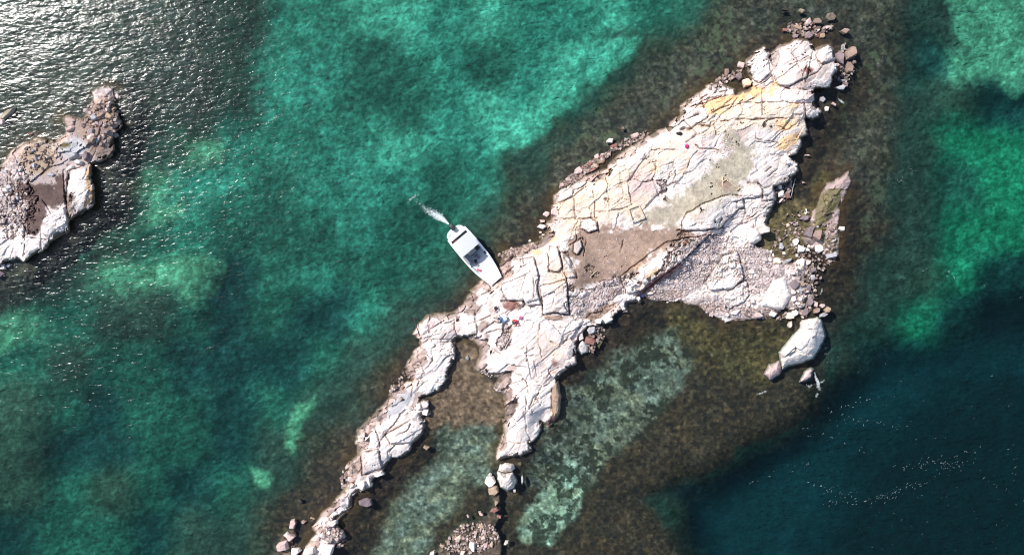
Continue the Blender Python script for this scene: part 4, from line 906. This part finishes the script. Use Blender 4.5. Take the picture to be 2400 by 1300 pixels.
def boat():
    white = simple("boat_white_paint", (.72, .73, .74), .3, var=.04, scale=3)
    deckm = simple("boat_grey_deck", (.50, .51, .52), .7, var=.08, scale=5)
    dark = simple("boat_black_vinyl", (.02, .02, .022), .45, var=.2)
    greym = simple("boat_grey_panel", (.22, .23, .24), .5, var=.1)
    metal = simple("boat_metal", (.6, .6, .6), .25, 1, var=.05)
    glass = simple("boat_tinted_screen", (.06, .08, .09), .08, var=.1)
    a = at(1070, 547.5); b = at(1164, 658.5)
    d = (b - a); rz = math.atan2(d.y, d.x)
    root = empty("motor_boat", ((a + b) / 2), rz)
    tag(root, "white open motor boat with canopy, nosed bow first onto the rocks", "boat")
    Lh = d.length / 2
    st = [(-1.0, 1.06, .0), (-.7, 1.12, 0), (-.3, 1.14, 0), (.1, 1.12, 0.01), (.4, 1.04, .04), (.65, .90, .08), (.85, .76, .14), (1.0, .62, .2)]
    def sec(t, w, rise, s=1):
        x = t * Lh
        return [(x - .1 * (t > .9), 0, -.34 + rise * 2.4), (x, w * .80, -.05 + rise * 1.2), (x + .03 * (t > .9), w, .62 + rise), (x, w - .20, .66 + rise), (x - (.05 if t > .9 else 0), w - .24, .20)]
    bm = bmesh.new(); prev = None
    for t, w_, ri in st:
        P = sec(t, w_, ri)
        full = [P[4], P[3], P[2], P[1], P[0]] + [(p[0], -p[1], p[2]) for p in (P[1], P[2], P[3], P[4])]
        vs = [bm.verts.new(p) for p in full]
        if prev:
            for i in range(8): bm.faces.new((prev[i], prev[i + 1], vs[i + 1], vs[i]))
        else: bm.faces.new(vs[::-1])
        last = vs; prev = vs
    bm.faces.new(last)
    link("hull", bm, white, root)
    bm = bmesh.new(); L_, R_ = [], []
    for t, w_, ri in st[:-1]:
        L_.append(bm.verts.new((t * Lh + .1, w_ - .235, .215))); R_.append(bm.verts.new((t * Lh + .1, -w_ + .235, .215)))
    for i in range(len(L_) - 1): bm.faces.new((L_[i], R_[i], R_[i + 1], L_[i + 1]))
    link("floor", bm, deckm, root)
    bm = bmesh.new()      # bow deck
    top = []; bot = []
    for t, w_, ri in ((.70, .86, .1), (.85, .76, .14), (1.0, .62, .2)):
        for s in (1, -1): top.append(bm.verts.new((t * Lh, s * (w_ - .19), .62 + ri)))
    bm.faces.new((top[0], top[1], top[3], top[2])); bm.faces.new((top[2], top[3], top[5], top[4]))
    f = [bm.verts.new((.70 * Lh, s * .66, .25)) for s in (1, -1)]
    bm.faces.new((top[0], f[0], f[1], top[1]))
    link("bow_deck", bm, white, root)
    bm = bmesh.new(); box(bm, -Lh + .02, -Lh + .34, -.9, .9, .2, .70, .04); link("transom", bm, white, root)
    bm = bmesh.new(); box(bm, -Lh + .42, -Lh + .66, -.84, .84, .2, .52, .04)
    bench = link("rear_bench", bm, dark, root)
    bm = bmesh.new(); box(bm, -Lh + .44, -Lh + .64, -.82, -.3, .53, .60, .03); link("cushion", bm, simple("boat_maroon_cushion", (.10, .02, .03), .7), bench)
    # swim platform
    bm = bmesh.new(); pts = [(-Lh + .04, -.95), (-Lh - .30, -.92), (-Lh - .55, -.62), (-Lh - .62, -.28), (-Lh - .62, .25), (-Lh - .52, .62), (-Lh - .28, .88), (-Lh + .04, .95)]
    top = [bm.verts.new((x, y, .30)) for x, y in pts]; bot = [bm.verts.new((x * .99, y * .96, .12)) for x, y in pts]
    bm.faces.new(top)
    bm.faces.new(bot[::-1])
    for i in range(len(pts)): bm.faces.new((top[i], bot[i], bot[(i + 1) % len(pts)], top[(i + 1) % len(pts)]))
    plat = link("swim_platform", bm, deckm, root)
    bm = bmesh.new(); tube(bm, [(-Lh - .28, -.5, .31), (-Lh - .38, -.5, .50), (-Lh - .38, -.78, .50), (-Lh - .28, -.78, .31)], .02); link("ladder_rail", bm, metal, plat)
    # outboard
    om = empty("outboard_motor", (-Lh - .62, .10, 0)); om.parent = root
    bm = bmesh.new(); box(bm, -.34, .26, -.20, .20, .38, .86, .09); link("cowl", bm, dark, om, True)
    bm = bmesh.new(); box(bm, -.10, .08, -.05, .05, -.55, .42, .02); box(bm, -.26, .14, -.13, .13, -.18, -.16); link("drive_leg", bm, dark, om)
    bm = bmesh.new(); tube(bm, [(.12, 0, .55), (.35, 0, .6), (.6, .1, .5)], .025); link("tiller_hose", bm, dark, om)
    bm = bmesh.new()
    for k in range(3):
        a2 = k * 2.094
        v = [bm.verts.new((-.14 + dx, math.cos(a2 + q) * r, -.5 + math.sin(a2 + q) * r)) for dx, q, r in ((0, 0, .02), (.03, -.35, .14), (0, 0, .17), (-.03, .35, .14))]
        bm.faces.new(v)
    link("propeller", bm, metal, om)
    # canopy and posts
    bm = bmesh.new(); nx = 8; vv = []
    x0, x1 = -Lh + .66, -Lh + 2.15
    for i in range(nx + 1):
        row = []
        for j in range(nx + 1):
            u, v = i / nx, j / nx
            z = 1.78 + .10 * math.sin(math.pi * v) - .03 * (2 * u - 1) ** 2
            row.append(bm.verts.new((x0 + (x1 - x0) * u, -1.03 + 2.06 * v, z)))
        vv.append(row)
    for i in range(nx):
        for j in range(nx): bm.faces.new((vv[i][j], vv[i + 1][j], vv[i + 1][j + 1], vv[i][j + 1]))
    r = bmesh.ops.solidify(bm, geom=list(bm.faces), thickness=.05)
    can = link("canopy", bm, simple("boat_canopy_white", (.80, .80, .80), .5, var=.02, scale=2), root)
    for sx in (x0 + .1, x1 - .08):
        for sy in (-.84, .84):
            bm = bmesh.new(); tube(bm, [(sx, sy * 1.05, .64), (sx, sy, 1.76)], .024); link("post", bm, metal, can)
    # console, screen, seats
    bm = bmesh.new(); box(bm, -.75, -.32, -.34, .42, .2, 1.05, .05); con = link("console", bm, greym, root)
    bm = bmesh.new(); v = [bm.verts.new(p) for p in ((-.42, -.32, 1.06), (-.42, .40, 1.06), (-.30, .34, 1.36), (-.30, -.26, 1.36))]; bm.faces.new(v); bmesh.ops.solidify(bm, geom=list(bm.faces), thickness=.015); link("windscreen", bm, glass, con)
    bm = bmesh.new()
    ring = [(-.80 + .02 * math.sin(q), .05 + math.cos(q) * .16, .92 + math.sin(q) * .16) for q in [k * 6.2832 / 14 for k in range(15)]]
    tube(bm, ring, .018, 6); link("steering_wheel", bm, dark, con)
    for (sx, sy) in ((-.62, .62), (-.55, -.62)):
        bm = bmesh.new(); box(bm, sx - .22, sx + .20, sy - .20, sy + .20, .22, .62, .05); box(bm, sx - .26, sx - .18, sy - .20, sy + .20, .60, .98, .03); link("seat", bm, dark if sy > 0 else greym, root)
    bm = bmesh.new(); box(bm, .05, .32, .78, 1.00, .66, .72, .02); link("hatch", bm, dark, root)
    bm = bmesh.new(); box(bm, .52, .62, .80, .90, .66, .71, .01); link("rod_holder", bm, dark, root)
    bm = bmesh.new(); box(bm, .35, .45, -.98, -.88, .66, .73, .01); link("rod_holder", bm, dark, root)
    bm = bmesh.new(); box(bm, -.75, .05, -1.02, -.70, .62, .72, .02); link("side_locker", bm, greym, root)
    for s in (1, -1):
        bm = bmesh.new(); tube(bm, [(x * Lh, s * w_, z) for x, w_, z in ((.15, 1.02, .67), (.2, .98, .92), (.5, .90, .97), (.8, .70, 1.05), (.93, .52, 1.08), (.95, .52, .82))], .016, 6); link("bow_rail", bm, metal, root)
        bm = bmesh.new(); box(bm, Lh * .9, Lh * .9 + .16, s * .42 - .02, s * .42 + .02, .84, .88, .01); link("cleat", bm, metal, root)
    M = Matrix.Translation(root.location) @ Matrix.Rotation(rz, 4, 'Z')
    def inboat(name, bm, mat, loc, rot, label, cat, smooth=False):
        o = link(name, bm, mat, None, smooth); o.location = M @ Vector(loc); o.rotation_euler = (0, 0, rz + rot); return tag(o, label, cat)
    def bagbm(a_, b_, c_):
        bm = bmesh.new(); box(bm, -a_, a_, -b_, b_, 0, c_, min(a_, b_, c_) * .45)
        for v in bm.verts: v.co.z *= 1 - .3 * abs(v.co.x) / a_
        return bm
    inboat("duffel_bag", bagbm(.26, .15, .26), simple("lilac_grey_cloth", (.20, .17, .21), .9), (.02, .12, .22), .4, "lilac grey bag on the boat floor ahead of the console", "bag", True)
    inboat("gear_bag", bagbm(.17, .13, .22), simple("charcoal_cloth", (.035, .033, .04), .9), (.22, -.28, .22), -.5, "charcoal bag on the boat floor near the west gunwale", "bag", True)
    inboat("gear_bag", bagbm(.15, .12, .2), simple("grey_cloth", (.28, .26, .28), .9), (.10, -.55, .22), .9, "pale grey bag against the boat's west side panel", "bag", True)
    bm = bmesh.new()
    for k in range(3):
        tube(bm, [(math.cos(q) * (.19 - .02 * k), math.sin(q) * (.17 - .02 * k), .03 + .035 * k) for q in [i * 6.2832 / 16 for i in range(17)]], .022, 6)
    inboat("rope_coil", bm, simple("rope_grey", (.34, .31, .30), .95), (.55, -.40, .22), 0, "grey rope coiled on the boat's pale floor", "rope")
    inboat("life_vest", bagbm(.20, .10, .14), simple("pink_red_fabric", (.62, .12, .16), .85), (1.05, -.60, .24), .6, "pinkish red vest lying at the boat's west side near the bow", "vest", True)
    # grounded rope from bow
boat()

# ------------------------------------------------------------------ people
def person(px, py, z, heading, hair, shirt, trousers, label, pose, extras=None, hat=None):
    root = empty("person", at(px, py, z), heading)
    tag(root, label, "person")
    skin = simple("skin_tone", (.48, .28, .20), .6, var=.06)
    sp, kn = pose
    # sitting on the ground: x forward, y left, z up
    hip = (0, 0, .13); wst = (.02, 0, .32); ch = (.10, 0, .50); nk = (.17, 0, .62); hd = (.22, 0, .75)
    V = [hip, wst, ch, nk, (.19, 0, .68), hd, (.215, 0, .83)]
    R = [(.15, .12), (.14, .11), (.16, .12), (.075, .075), (.055, .055), (.085, .095), (.05, .06)]
    E = [(0, 1), (1, 2), (2, 3), (3, 4), (4, 5), (5, 6)]
    def chain(base, pts, rad):
        p = base
        for q, r in zip(pts, rad):
            V.append(q); R.append(r); E.append((p, len(V) - 1)); p = len(V) - 1
        return p
    hands = []
    for s in (1, -1):
        a_ = sp[0 if s > 0 else 1]
        h_ = chain(2, [(.11, s * .18, .52), a_[0], a_[1], a_[2]], [(.065, .065), (.045, .045), (.032, .032), (.035, .02)])
        for k in range(4):
            d = Vector(a_[2]) - Vector(a_[1]); d.normalize(); sd = Vector((-d.y, d.x, 0)).normalized() * (.018 * (k - 1.5))
            t1 = Vector(a_[2]) + d * .045 + sd; t2 = t1 + d * (.035 - .006 * abs(k - 1.3)) + Vector((0, 0, -.018))
            chain(h_, [tuple(t1), tuple(t2)], [(.009, .009), (.007, .007)])
        sd = Vector((-d.y, d.x, 0)).normalized() * (-.04 * s)
        chain(h_, [tuple(Vector(a_[2]) + sd + d * .015), tuple(Vector(a_[2]) + sd * 1.2 + d * .04)], [(.010, .010), (.008, .008)])
        l_ = kn[0 if s > 0 else 1]
        chain(0, [(.03, s * .10, .12), l_[0], l_[1], l_[2]], [(.085, .085), (.060, .060), (.042, .042), (.04, .03)])
    me = bpy.data.meshes.new("body"); me.from_pydata(V, E, []); me.update()
    o = bpy.data.objects.new("body", me); COL.objects.link(o)
    sm = o.modifiers.new("s", 'SKIN'); sm.use_smooth_shade = True
    for i, sv in enumerate(me.skin_vertices[0].data):
        sv.radius = R[i]; sv.use_root = (i == 0)
    sb_ = o.modifiers.new("b", 'SUBSURF'); sb_.levels = 2; sb_.render_levels = 2
    dg = bpy.context.evaluated_depsgraph_get()
    m2 = bpy.data.meshes.new_from_object(o.evaluated_get(dg)); o.modifiers.clear(); o.data = m2; o.parent = root
    m2.materials.clear(); m2.materials.append(skin); m2.materials.append(shirt); m2.materials.append(trousers)
    tr = [Vector(p) for l in kn for p in l[:2]]
    for f in m2.polygons:
        c = f.center
        arm = any((c - Vector(a_[1])).length < .16 or (c - Vector(a_[2])).length < .14 for a_ in sp) and c.z > .05 and abs(c.y) > .1
        if c.z > .62 and c.x > .12: f.material_index = 0
        elif c.z > .26 and c.x < .34 and abs(c.y) < .34: f.material_index = 0 if arm and c.x > .26 else 1
        elif arm and c.x > .2 and c.z > .2: f.material_index = 0
        else: f.material_index = 2 if c.x < .62 else 0
    # head shape, hair, face
    bm = bmesh.new(); bmesh.ops.create_uvsphere(bm, u_segments=16, v_segments=10, radius=.108)
    for v in bm.verts:
        v.co.z *= 1.15
        if v.co.x > .045 and v.co.z < .03: v.co.x = .045 + (v.co.x - .045) * .15
    hr = link("hair", bm, hair, root, True); hr.location = (.205, 0, .795)
    bm = bmesh.new(); bmesh.ops.create_uvsphere(bm, u_segments=12, v_segments=8, radius=.085)
    for v in bm.verts: v.co.z *= 1.25
    bmesh.ops.create_cone(bm, segments=6, radius1=.016, radius2=.006, depth=.04, cap_ends=True, matrix=Matrix.Translation((.088, 0, 0)) @ Matrix.Rotation(1.57, 4, 'Y'))
    for s in (1, -1):
        bmesh.ops.create_uvsphere(bm, u_segments=6, v_segments=5, radius=.02, matrix=Matrix.Translation((0, s * .088, .0)))
    fc = link("face", bm, skin, root, True); fc.location = (.235, 0, .765)
    if hat:
        bm = bmesh.new(); bmesh.ops.create_cone(bm, segments=18, radius1=.17, radius2=.16, depth=.015, cap_ends=True)
        bmesh.ops.create_uvsphere(bm, u_segments=14, v_segments=8, radius=.112)
        h = link("hat", bm, hat, root, True); h.location = (.21, 0, .86)
    return root
ARM_LAP = [((.20, .26, .36), (.38, .16, .32), (.45, .12, .32)), ((.20, -.26, .36), (.38, -.16, .32), (.45, -.12, .32))]
ARM_REACH = [((.26, .27, .38), (.46, .24, .24), (.54, .22, .20)), ((.16, -.27, .36), (.30, -.30, .16), (.36, -.31, .12))]
LEG_BENT = [((.40, .20, .42), (.62, .18, .08), (.74, .19, .05)), ((.40, -.20, .42), (.62, -.18, .08), (.74, -.19, .05))]
LEG_CROSS = [((.40, .30, .20), (.42, -.08, .09), (.44, -.18, .07)), ((.42, -.30, .20), (.30, .06, .09), (.26, .16, .07))]
black = simple("black_hair", (.012, .010, .010), .6)
zp = height_at(1172, 746)
person(1174, 744, zp, math.radians(200), black, simple("pale_blue_shirt", (.38, .50, .66), .85), simple("black_shorts", (.015, .015, .02), .9), "dark haired person in a pale blue shirt sitting by the stone ring", (ARM_LAP, LEG_BENT))
person(1212, 752, height_at(1212, 752), math.radians(-150), black, simple("crimson_shirt", (.62, .03, .07), .85), simple("charcoal_trousers", (.05, .055, .05), .9), "dark haired person in a crimson shirt sitting east of the blue shirted one", (ARM_REACH, LEG_CROSS))

def bundle(px, py, a, b, h, rz, mat, name, label, cat, seed=1):
    r = random.Random(seed); bm = bmesh.new(); bmesh.ops.create_icosphere(bm, subdivisions=3, radius=1)
    from mathutils import noise as mn
    for v in bm.verts:
        n = mn.noise(v.co * 1.7 + Vector((seed * 3.1, 0, 0)))
        v.co = Vector((v.co.x * a / 2 * (1 + .3 * n), v.co.y * b / 2 * (1 + .3 * n), max(v.co.z, -.25) * h * (.8 + .5 * n)))
    o = link(name, bm, mat, None, True); z = height_at(px, py)
    o.location = at(px, py, z + h * .2); o.rotation_euler = (0, 0, rz); return tag(o, label, cat)
bundle(1592.5, 313, .62, .34, .26, -.1, simple("black_nylon", (.012, .012, .014), .7), "backpack", "black oval backpack on the rocks below the northwest gash", "backpack", 2)
bundle(1610, 343, .38, .34, .2, .3, simple("magenta_cloth", (.50, .015, .10), .8), "cloth_bundle", "crimson bundle set on the rock southeast of the black backpack", "bundle", 3)
bundle(1609, 338, .52, .26, .12, .3, simple("pink_lilac_cloth", (.72, .30, .58), .85), "towel", "pink lilac towel rolled beside the crimson bundle", "towel", 4)
bundle(1220, 744, .34, .28, .14, .5, simple("hot_pink_cloth", (.78, .12, .25), .85), "towel", "small bright red pink cloth just above the crimson shirted person", "cloth", 5)
bundle(1180, 747, .72, .60, .10, .9, simple("ice_blue_cloth", (.52, .62, .76), .85), "blanket", "pale blue blanket spread beside the blue shirted person", "blanket", 6)
bundle(1211, 757, .26, .22, .14, .2, simple("white_cloth", (.8, .8, .8), .8), "cloth_bundle", "small white bundle at the crimson shirted person's feet", "bundle", 7)
bundle(1174, 752, .22, .26, .18, .2, simple("black_canvas", (.012, .012, .015), .8), "backpack", "small black bag at the blue shirted person's side", "bag", 8)
bundle(1504, 691, .55, .40, .14, -.6, simple("navy_cloth", (.03, .035, .13), .85), "cloth_bundle", "navy blue cloth heap at the ridge's southern corner", "bundle", 9)
bundle(1790, 291, .20, .50, .26, -.25, simple("dark_brown_cloth", (.03, .018, .018), .85), "backpack", "narrow dark bag lying on the pale northern slabs", "bag", 10)
bundle(1806, 296, .26, .22, .14, .3, simple("olive_grey_cloth", (.09, .085, .07), .85), "cloth_bundle", "small olive grey bundle east of the narrow dark bag", "bundle", 11)
bundle(1607, 568, .36, .24, .16, .2, simple("brown_orange_cloth", (.22, .09, .05), .85), "cloth_bundle", "small brown orange bundle on the long southern ridge", "bundle", 12)
bm = bmesh.new(); box(bm, -.13, .13, -.15, .15, 0, .26, .03)
o = link("cool_box", bm, simple("cream_plastic", (.75, .75, .70), .4), None); zz_ = height_at(1496, 699)
o.location = at(1496, 699, zz_); o.rotation_euler = (0, 0, .5); tag(o, "small cream box beside the navy cloth at the ridge corner", "box")

# stone rings with ash
def fire_ring(px, py, rad, n, label, seed):
    z = height_at(px, py); r = random.Random(seed)
    root = empty("fire_ring", at(px, py, z)); tag(root, label, "fire ring", "stone fire rings")
    bm = bmesh.new(); bmesh.ops.create_circle(bm, cap_ends=True, segments=16, radius=rad * .8)
    for v in bm.verts: v.co.z = .05 + r.uniform(-.01, .01)
    e = bmesh.ops.extrude_face_region(bm, geom=list(bm.faces)); 
    for v in [g for g in e["geom"] if isinstance(g, bmesh.types.BMVert)]: v.co.z -= .3
    link("ash", bm, simple("black_ash", (.03, .026, .024), 1, var=.5, scale=20), root)
    for k in range(n):
        a = k * 6.2832 / n + r.uniform(-.1, .1)
        s = link("stone", rock_bm(.2 * r.uniform(.8, 1.2), .16, .14, r), RM[r.choice(['white', 'grey', 'pink'])], root)
        s.location = (math.cos(a) * rad, math.sin(a) * rad, .02); s.rotation_euler = (0, 0, a)
fire_ring(1163, 723, .24, 8, "small round stone ring with black ash northwest of the people", 1)
fire_ring(1160, 754, .26, 8, "pale stone ring just west of the blue shirted person", 2)

# driftwood and frames
WOOD = simple("bleached_wood", (.50, .40, .27), .85, var=.18, scale=12, bump=.01)
GREYW = simple("grey_wood", (.24, .23, .22), .85, var=.18, scale=12, bump=.01)
DARKW = simple("dark_wood", (.04, .03, .03), .9, var=.2, scale=12)
def pole(p, q, rad, mat, name, label, cat, lift=.10, parent=None, group=None):
    za, zb = height_at(*p) + lift, height_at(*q) + lift
    za, zb = max(za, .03), max(zb, .03)
    if abs(za - zb) > .5: za = zb = max(za, zb)
    A, B = at(*p, za), at(*q, zb); mid = (A + B) / 2
    r = random.Random(int(p[0])); bm = bmesh.new(); n = 7
    tube(bm, [tuple((A - mid).lerp(B - mid, i / (n - 1)) + Vector((r.uniform(-.02, .02), r.uniform(-.02, .02), r.uniform(-.01, .01))) * (0 < i < n - 1)) for i in range(n)], rad, 7, .75)
    o = link(name, bm, mat, None, True); o.location = mid
    return tag(o, label, cat, group)
pole((1693, 414), (1696, 461), .075, WOOD, "driftwood_log", "long straight bleached pole standing out in the grassy hollow", "log")
pole((1702, 420), (1731, 444), .06, WOOD, "driftwood_log", "bleached pole slanting southeast from the top of the long straight pole", "log")
pole((1694, 425), (1705, 419), .05, WOOD, "driftwood_stick", "short stick bridging the two bleached poles at their top", "stick", .16)
pole((1678, 429), (1692, 456), .035, WOOD, "driftwood_stick", "thin stick just west of the long straight pole", "stick")
pole((1688, 442), (1695, 460), .03, WOOD, "driftwood_stick", "thinnest stick between the thin stick and the straight pole", "stick", .12)
pole((1727, 446), (1734, 440), .06, WOOD, "driftwood_stick", "stubby log end at the foot of the slanting pole", "stick", .12)
pole((1864, 418), (1853, 464), .05, GREYW, "driftwood_log", "thin grey pole leaning off the east shore above the pool", "log")
pole((969, 741), (983, 787), .05, DARKW, "driftwood_log", "thin dark pole sticking off the southwest arm's western shore", "log")
pole((1495, 530), (1504, 520), .035, WOOD, "driftwood_stick", "short stick below the square wooden frame", "stick")
pole((1530, 542), (1538, 537), .04, WOOD, "driftwood_stick", "little pale stick on the dirt southeast of the square frame", "stick")
pole((1386, 646), (1399, 634), .045, WOOD, "driftwood_stick", "pale stick on the brown dirt hollow", "stick")
fr = empty("wooden_frame", at(1492, 500, height_at(1492, 500))); tag(fr, "square of four pale wooden beams lying on the bare ground", "frame")
zf = max(height_at(x, y) for x, y in ((1473, 490), (1497, 480), (1510, 509), (1481, 519), (1492, 500))) + .06
cs = [(1473, 490), (1497, 480.5), (1510, 509), (1481.5, 519)]
for i in range(4):
    A = at(*cs[i], zf) - fr.location; B = at(*cs[(i + 1) % 4], zf) - fr.location; d = (B - A); ln = d.length
    bm = bmesh.new(); box(bm, -.05, ln + .05 if i % 2 else ln - .06, -.055, .055, -.06, .06 + .004 * i, .01)
    b_ = link("beam", bm, WOOD, fr); b_.location = A + d.normalized() * (.06 if not i % 2 else 0); b_.rotation_euler = (0, 0, math.atan2(d.y, d.x))

# ------------------------------------------------------------------ foam and white flecks
def foam_mat():
    m, nt, b = new_mat("white_foam")
    b.inputs["Base Color"].default_value = (.8, .86, .86, 1); b.inputs["Roughness"].default_value = .9
    tc = nt.nodes.new("ShaderNodeTexCoord"); n = nt.nodes.new("ShaderNodeTexNoise"); n.inputs["Scale"].default_value = 5; n.inputs["Detail"].default_value = 6; n.inputs["Roughness"].default_value = .75
    nt.links.new(tc.outputs["Object"], n.inputs["Vector"])
    at_ = nt.nodes.new("ShaderNodeAttribute"); at_.attribute_name = "foam_cover"
    ad = nt.nodes.new("ShaderNodeMath"); ad.operation = 'ADD'; nt.links.new(n.outputs[0], ad.inputs[0]); nt.links.new(at_.outputs["Fac"], ad.inputs[1])
    mr = nt.nodes.new("ShaderNodeMapRange"); mr.inputs[1].default_value = .88; mr.inputs[2].default_value = 1.62; mr.clamp = True
    nt.links.new(ad.outputs[0], mr.inputs[0]); nt.links.new(mr.outputs[0], b.inputs["Alpha"])
    return m
FM = foam_mat()
def foam_strip(pts, name, label, cat, kind=None):
    """pts: (x, y, halfwidth px, cover)"""
    bm = bmesh.new(); lay = bm.verts.layers.float.new("foam_cover"); rows = []
    n = len(pts)
    from mathutils import noise as mn
    for i in range(n):
        x, y, hw, cv = pts[i]
        x2, y2 = pts[min(i + 1, n - 1)][:2]; x1, y1 = pts[max(i - 1, 0)][:2]
        dx, dy = x2 - x1, y2 - y1; l = math.hypot(dx, dy) or 1; nx_, ny_ = -dy / l, dx / l
        row = []
        for k in range(-4, 5):
            t = k / 4
            v = bm.verts.new(at(x + nx_ * hw * t, y + ny_ * hw * t, .012 + .03 * (1 - t * t) * cv)); v[lay] = cv * (1 - t * t) * (1 if 0 < i < n - 1 else .2)
            row.append(v)
        rows.append(row)
    for a, b in zip(rows, rows[1:]):
        for k in range(8): bm.faces.new((a[k], a[k + 1], b[k + 1], b[k]))
    o = link(name, bm, FM, None, True)
    return tag(o, label, cat, kind=kind)
def dense(pts, m=6):
    out = []
    for a, b in zip(pts, pts[1:]):
        for k in range(m): out.append(tuple(p + (q - p) * k / m for p, q in zip(a, b)))
    out.append(pts[-1]); return out
foam_strip(dense([(1053, 526, 2.5, .9), (1043, 518, 7, .85), (1030, 509, 13, .8), (1012, 499, 16, .62), (997, 491, 15, .48), (984, 478, 14, .4), (972, 462, 15, .32)]), "motor_wash", "white wash trailing from the outboard motor", "wash", "stuff")
foam_strip(dense([(1046, 521, 6, .5), (1032, 509, 20, .5), (1015, 497, 26, .42), (996, 486, 26, .33), (976, 474, 24, .26)]), "motor_wash", "thin misty spray fanning out beside the motor wash", "foam", "stuff")
foam_strip(dense([(990, 452, 4, .35), (975, 457, 6, .5), (962, 467, 6, .5), (954, 478, 4, .4)]), "motor_wash", "faint curl of foam at the end of the motor wash", "foam", "stuff")
foam_strip(dense([(1909, 870, 3, .55), (1912, 884, 5, .66), (1917, 896, 7, .7), (1918, 906, 8, .62), (1924, 916, 8, .42)]), "foam_splash", "white foam splash breaking off the southeast tip", "foam", "stuff")
foam_strip(dense([(1918, 897, 4, .5), (1926, 895, 5, .58), (1933, 889, 4, .5)]), "foam_splash", "short white side lick of the southeast splash", "foam", "stuff")
foam_strip(dense([(1912, 938, 4, .4), (1914, 928, 6, .52), (1917, 920, 7, .55)]), "foam_splash", "bit of foam just south of the southeast splash", "foam", "stuff")
foam_strip(dense([(1889, 899, 4, .45), (1897, 906, 5, .58), (1904, 900, 4, .45)]), "foam_splash", "small foam patch west of the southeast splash", "foam", "stuff")
foam_strip(dense([(1770, 925, 3, .45), (1784, 921, 4, .55), (1800, 914, 3, .5)]), "foam_line", "thin foam line over the brown shelf south of the white rock", "foam", "stuff")
foam_strip(dense([(1921, 692, 2.5, .5), (1926, 682, 4, .6), (1927, 674, 2.5, .5)]), "foam_line", "little foam streak off the eastern rubble", "foam", "stuff")
foam_strip(dense([(1952, 574, 2, .8), (1958, 580, 3, .8), (1962, 592, 3, .8), (1958, 598, 2, .6)]), "foam_line", "foam among the grey rocks at the east shore", "foam", "stuff")
foam_strip(dense([(1964, 230, 4, .5), (1972, 238, 6, .6), (1980, 244, 4, .5)]), "foam_line", "white foam fleck beside the north tip's east blocks", "foam", "stuff")

def flecks():  # small flat white dashes on the water, in lines and scattered
    r = random.Random(5); bm = bmesh.new(); lay = bm.verts.layers.float.new("foam_cover")
    lines = [((1945, 960), (2060, 930), 22), ((1950, 985), (2120, 1000), 26), ((1900, 1130), (2000, 1155), 26), ((2020, 1180), (2180, 1120), 44), ((2100, 1095), (2330, 1050), 40), ((2170, 1095), (2260, 1085), 34), ((1940, 1180), (2100, 1165), 30), ((2160, 620), (2400, 700), 20), ((1740, 1130), (1900, 1080), 18), ((2340, 850), (2390, 1140), 16), ((1930, 800), (1950, 850), 14), ((2190, 1010), (2400, 1180), 20),
             ((2170, 280), (2210, 160), 12), ((2090, 430), (2160, 380), 16), ((2230, 260), (2270, 620), 10), ((1880, 1000), (2100, 1080), 22)]
    pts = []
    for a, b, n in lines:
        for k in range(n):
            t = r.random(); pts.append((a[0] + (b[0] - a[0]) * t + r.gauss(0, 9), a[1] + (b[1] - a[1]) * t + r.gauss(0, 6), r.uniform(.5, 1.5)))
    for k in range(260): pts.append((r.uniform(1950, 2400), r.uniform(0, 1300), r.uniform(.4, .9)))
    for k in range(120): pts.append((r.uniform(0, 1000), r.uniform(600, 1300), r.uniform(.4, 1.0)))
    for x, y, s in pts:
        if height_at(x, y) > -.05: continue
        an = r.gauss(.5, .7); l = s * r.uniform(.8, 2.8); w_ = s * .34
        c, sn = math.cos(an), -math.sin(an); vs = []
        for u, v in ((-1, 0), (-.3, -1), (.5, -.7), (1, .1), (.4, .9), (-.5, .8)):
            q = bm.verts.new(at(x + u * l * c - v * w_ * sn, y + u * l * sn + v * w_ * c, .015)); q[lay] = .55; vs.append(q)
        bm.faces.new(vs)
    o = link("white_flecks", bm, FM)
    tag(o, "tiny white flecks sprinkled in lines over the dark sea", "foam", kind="stuff")
flecks()
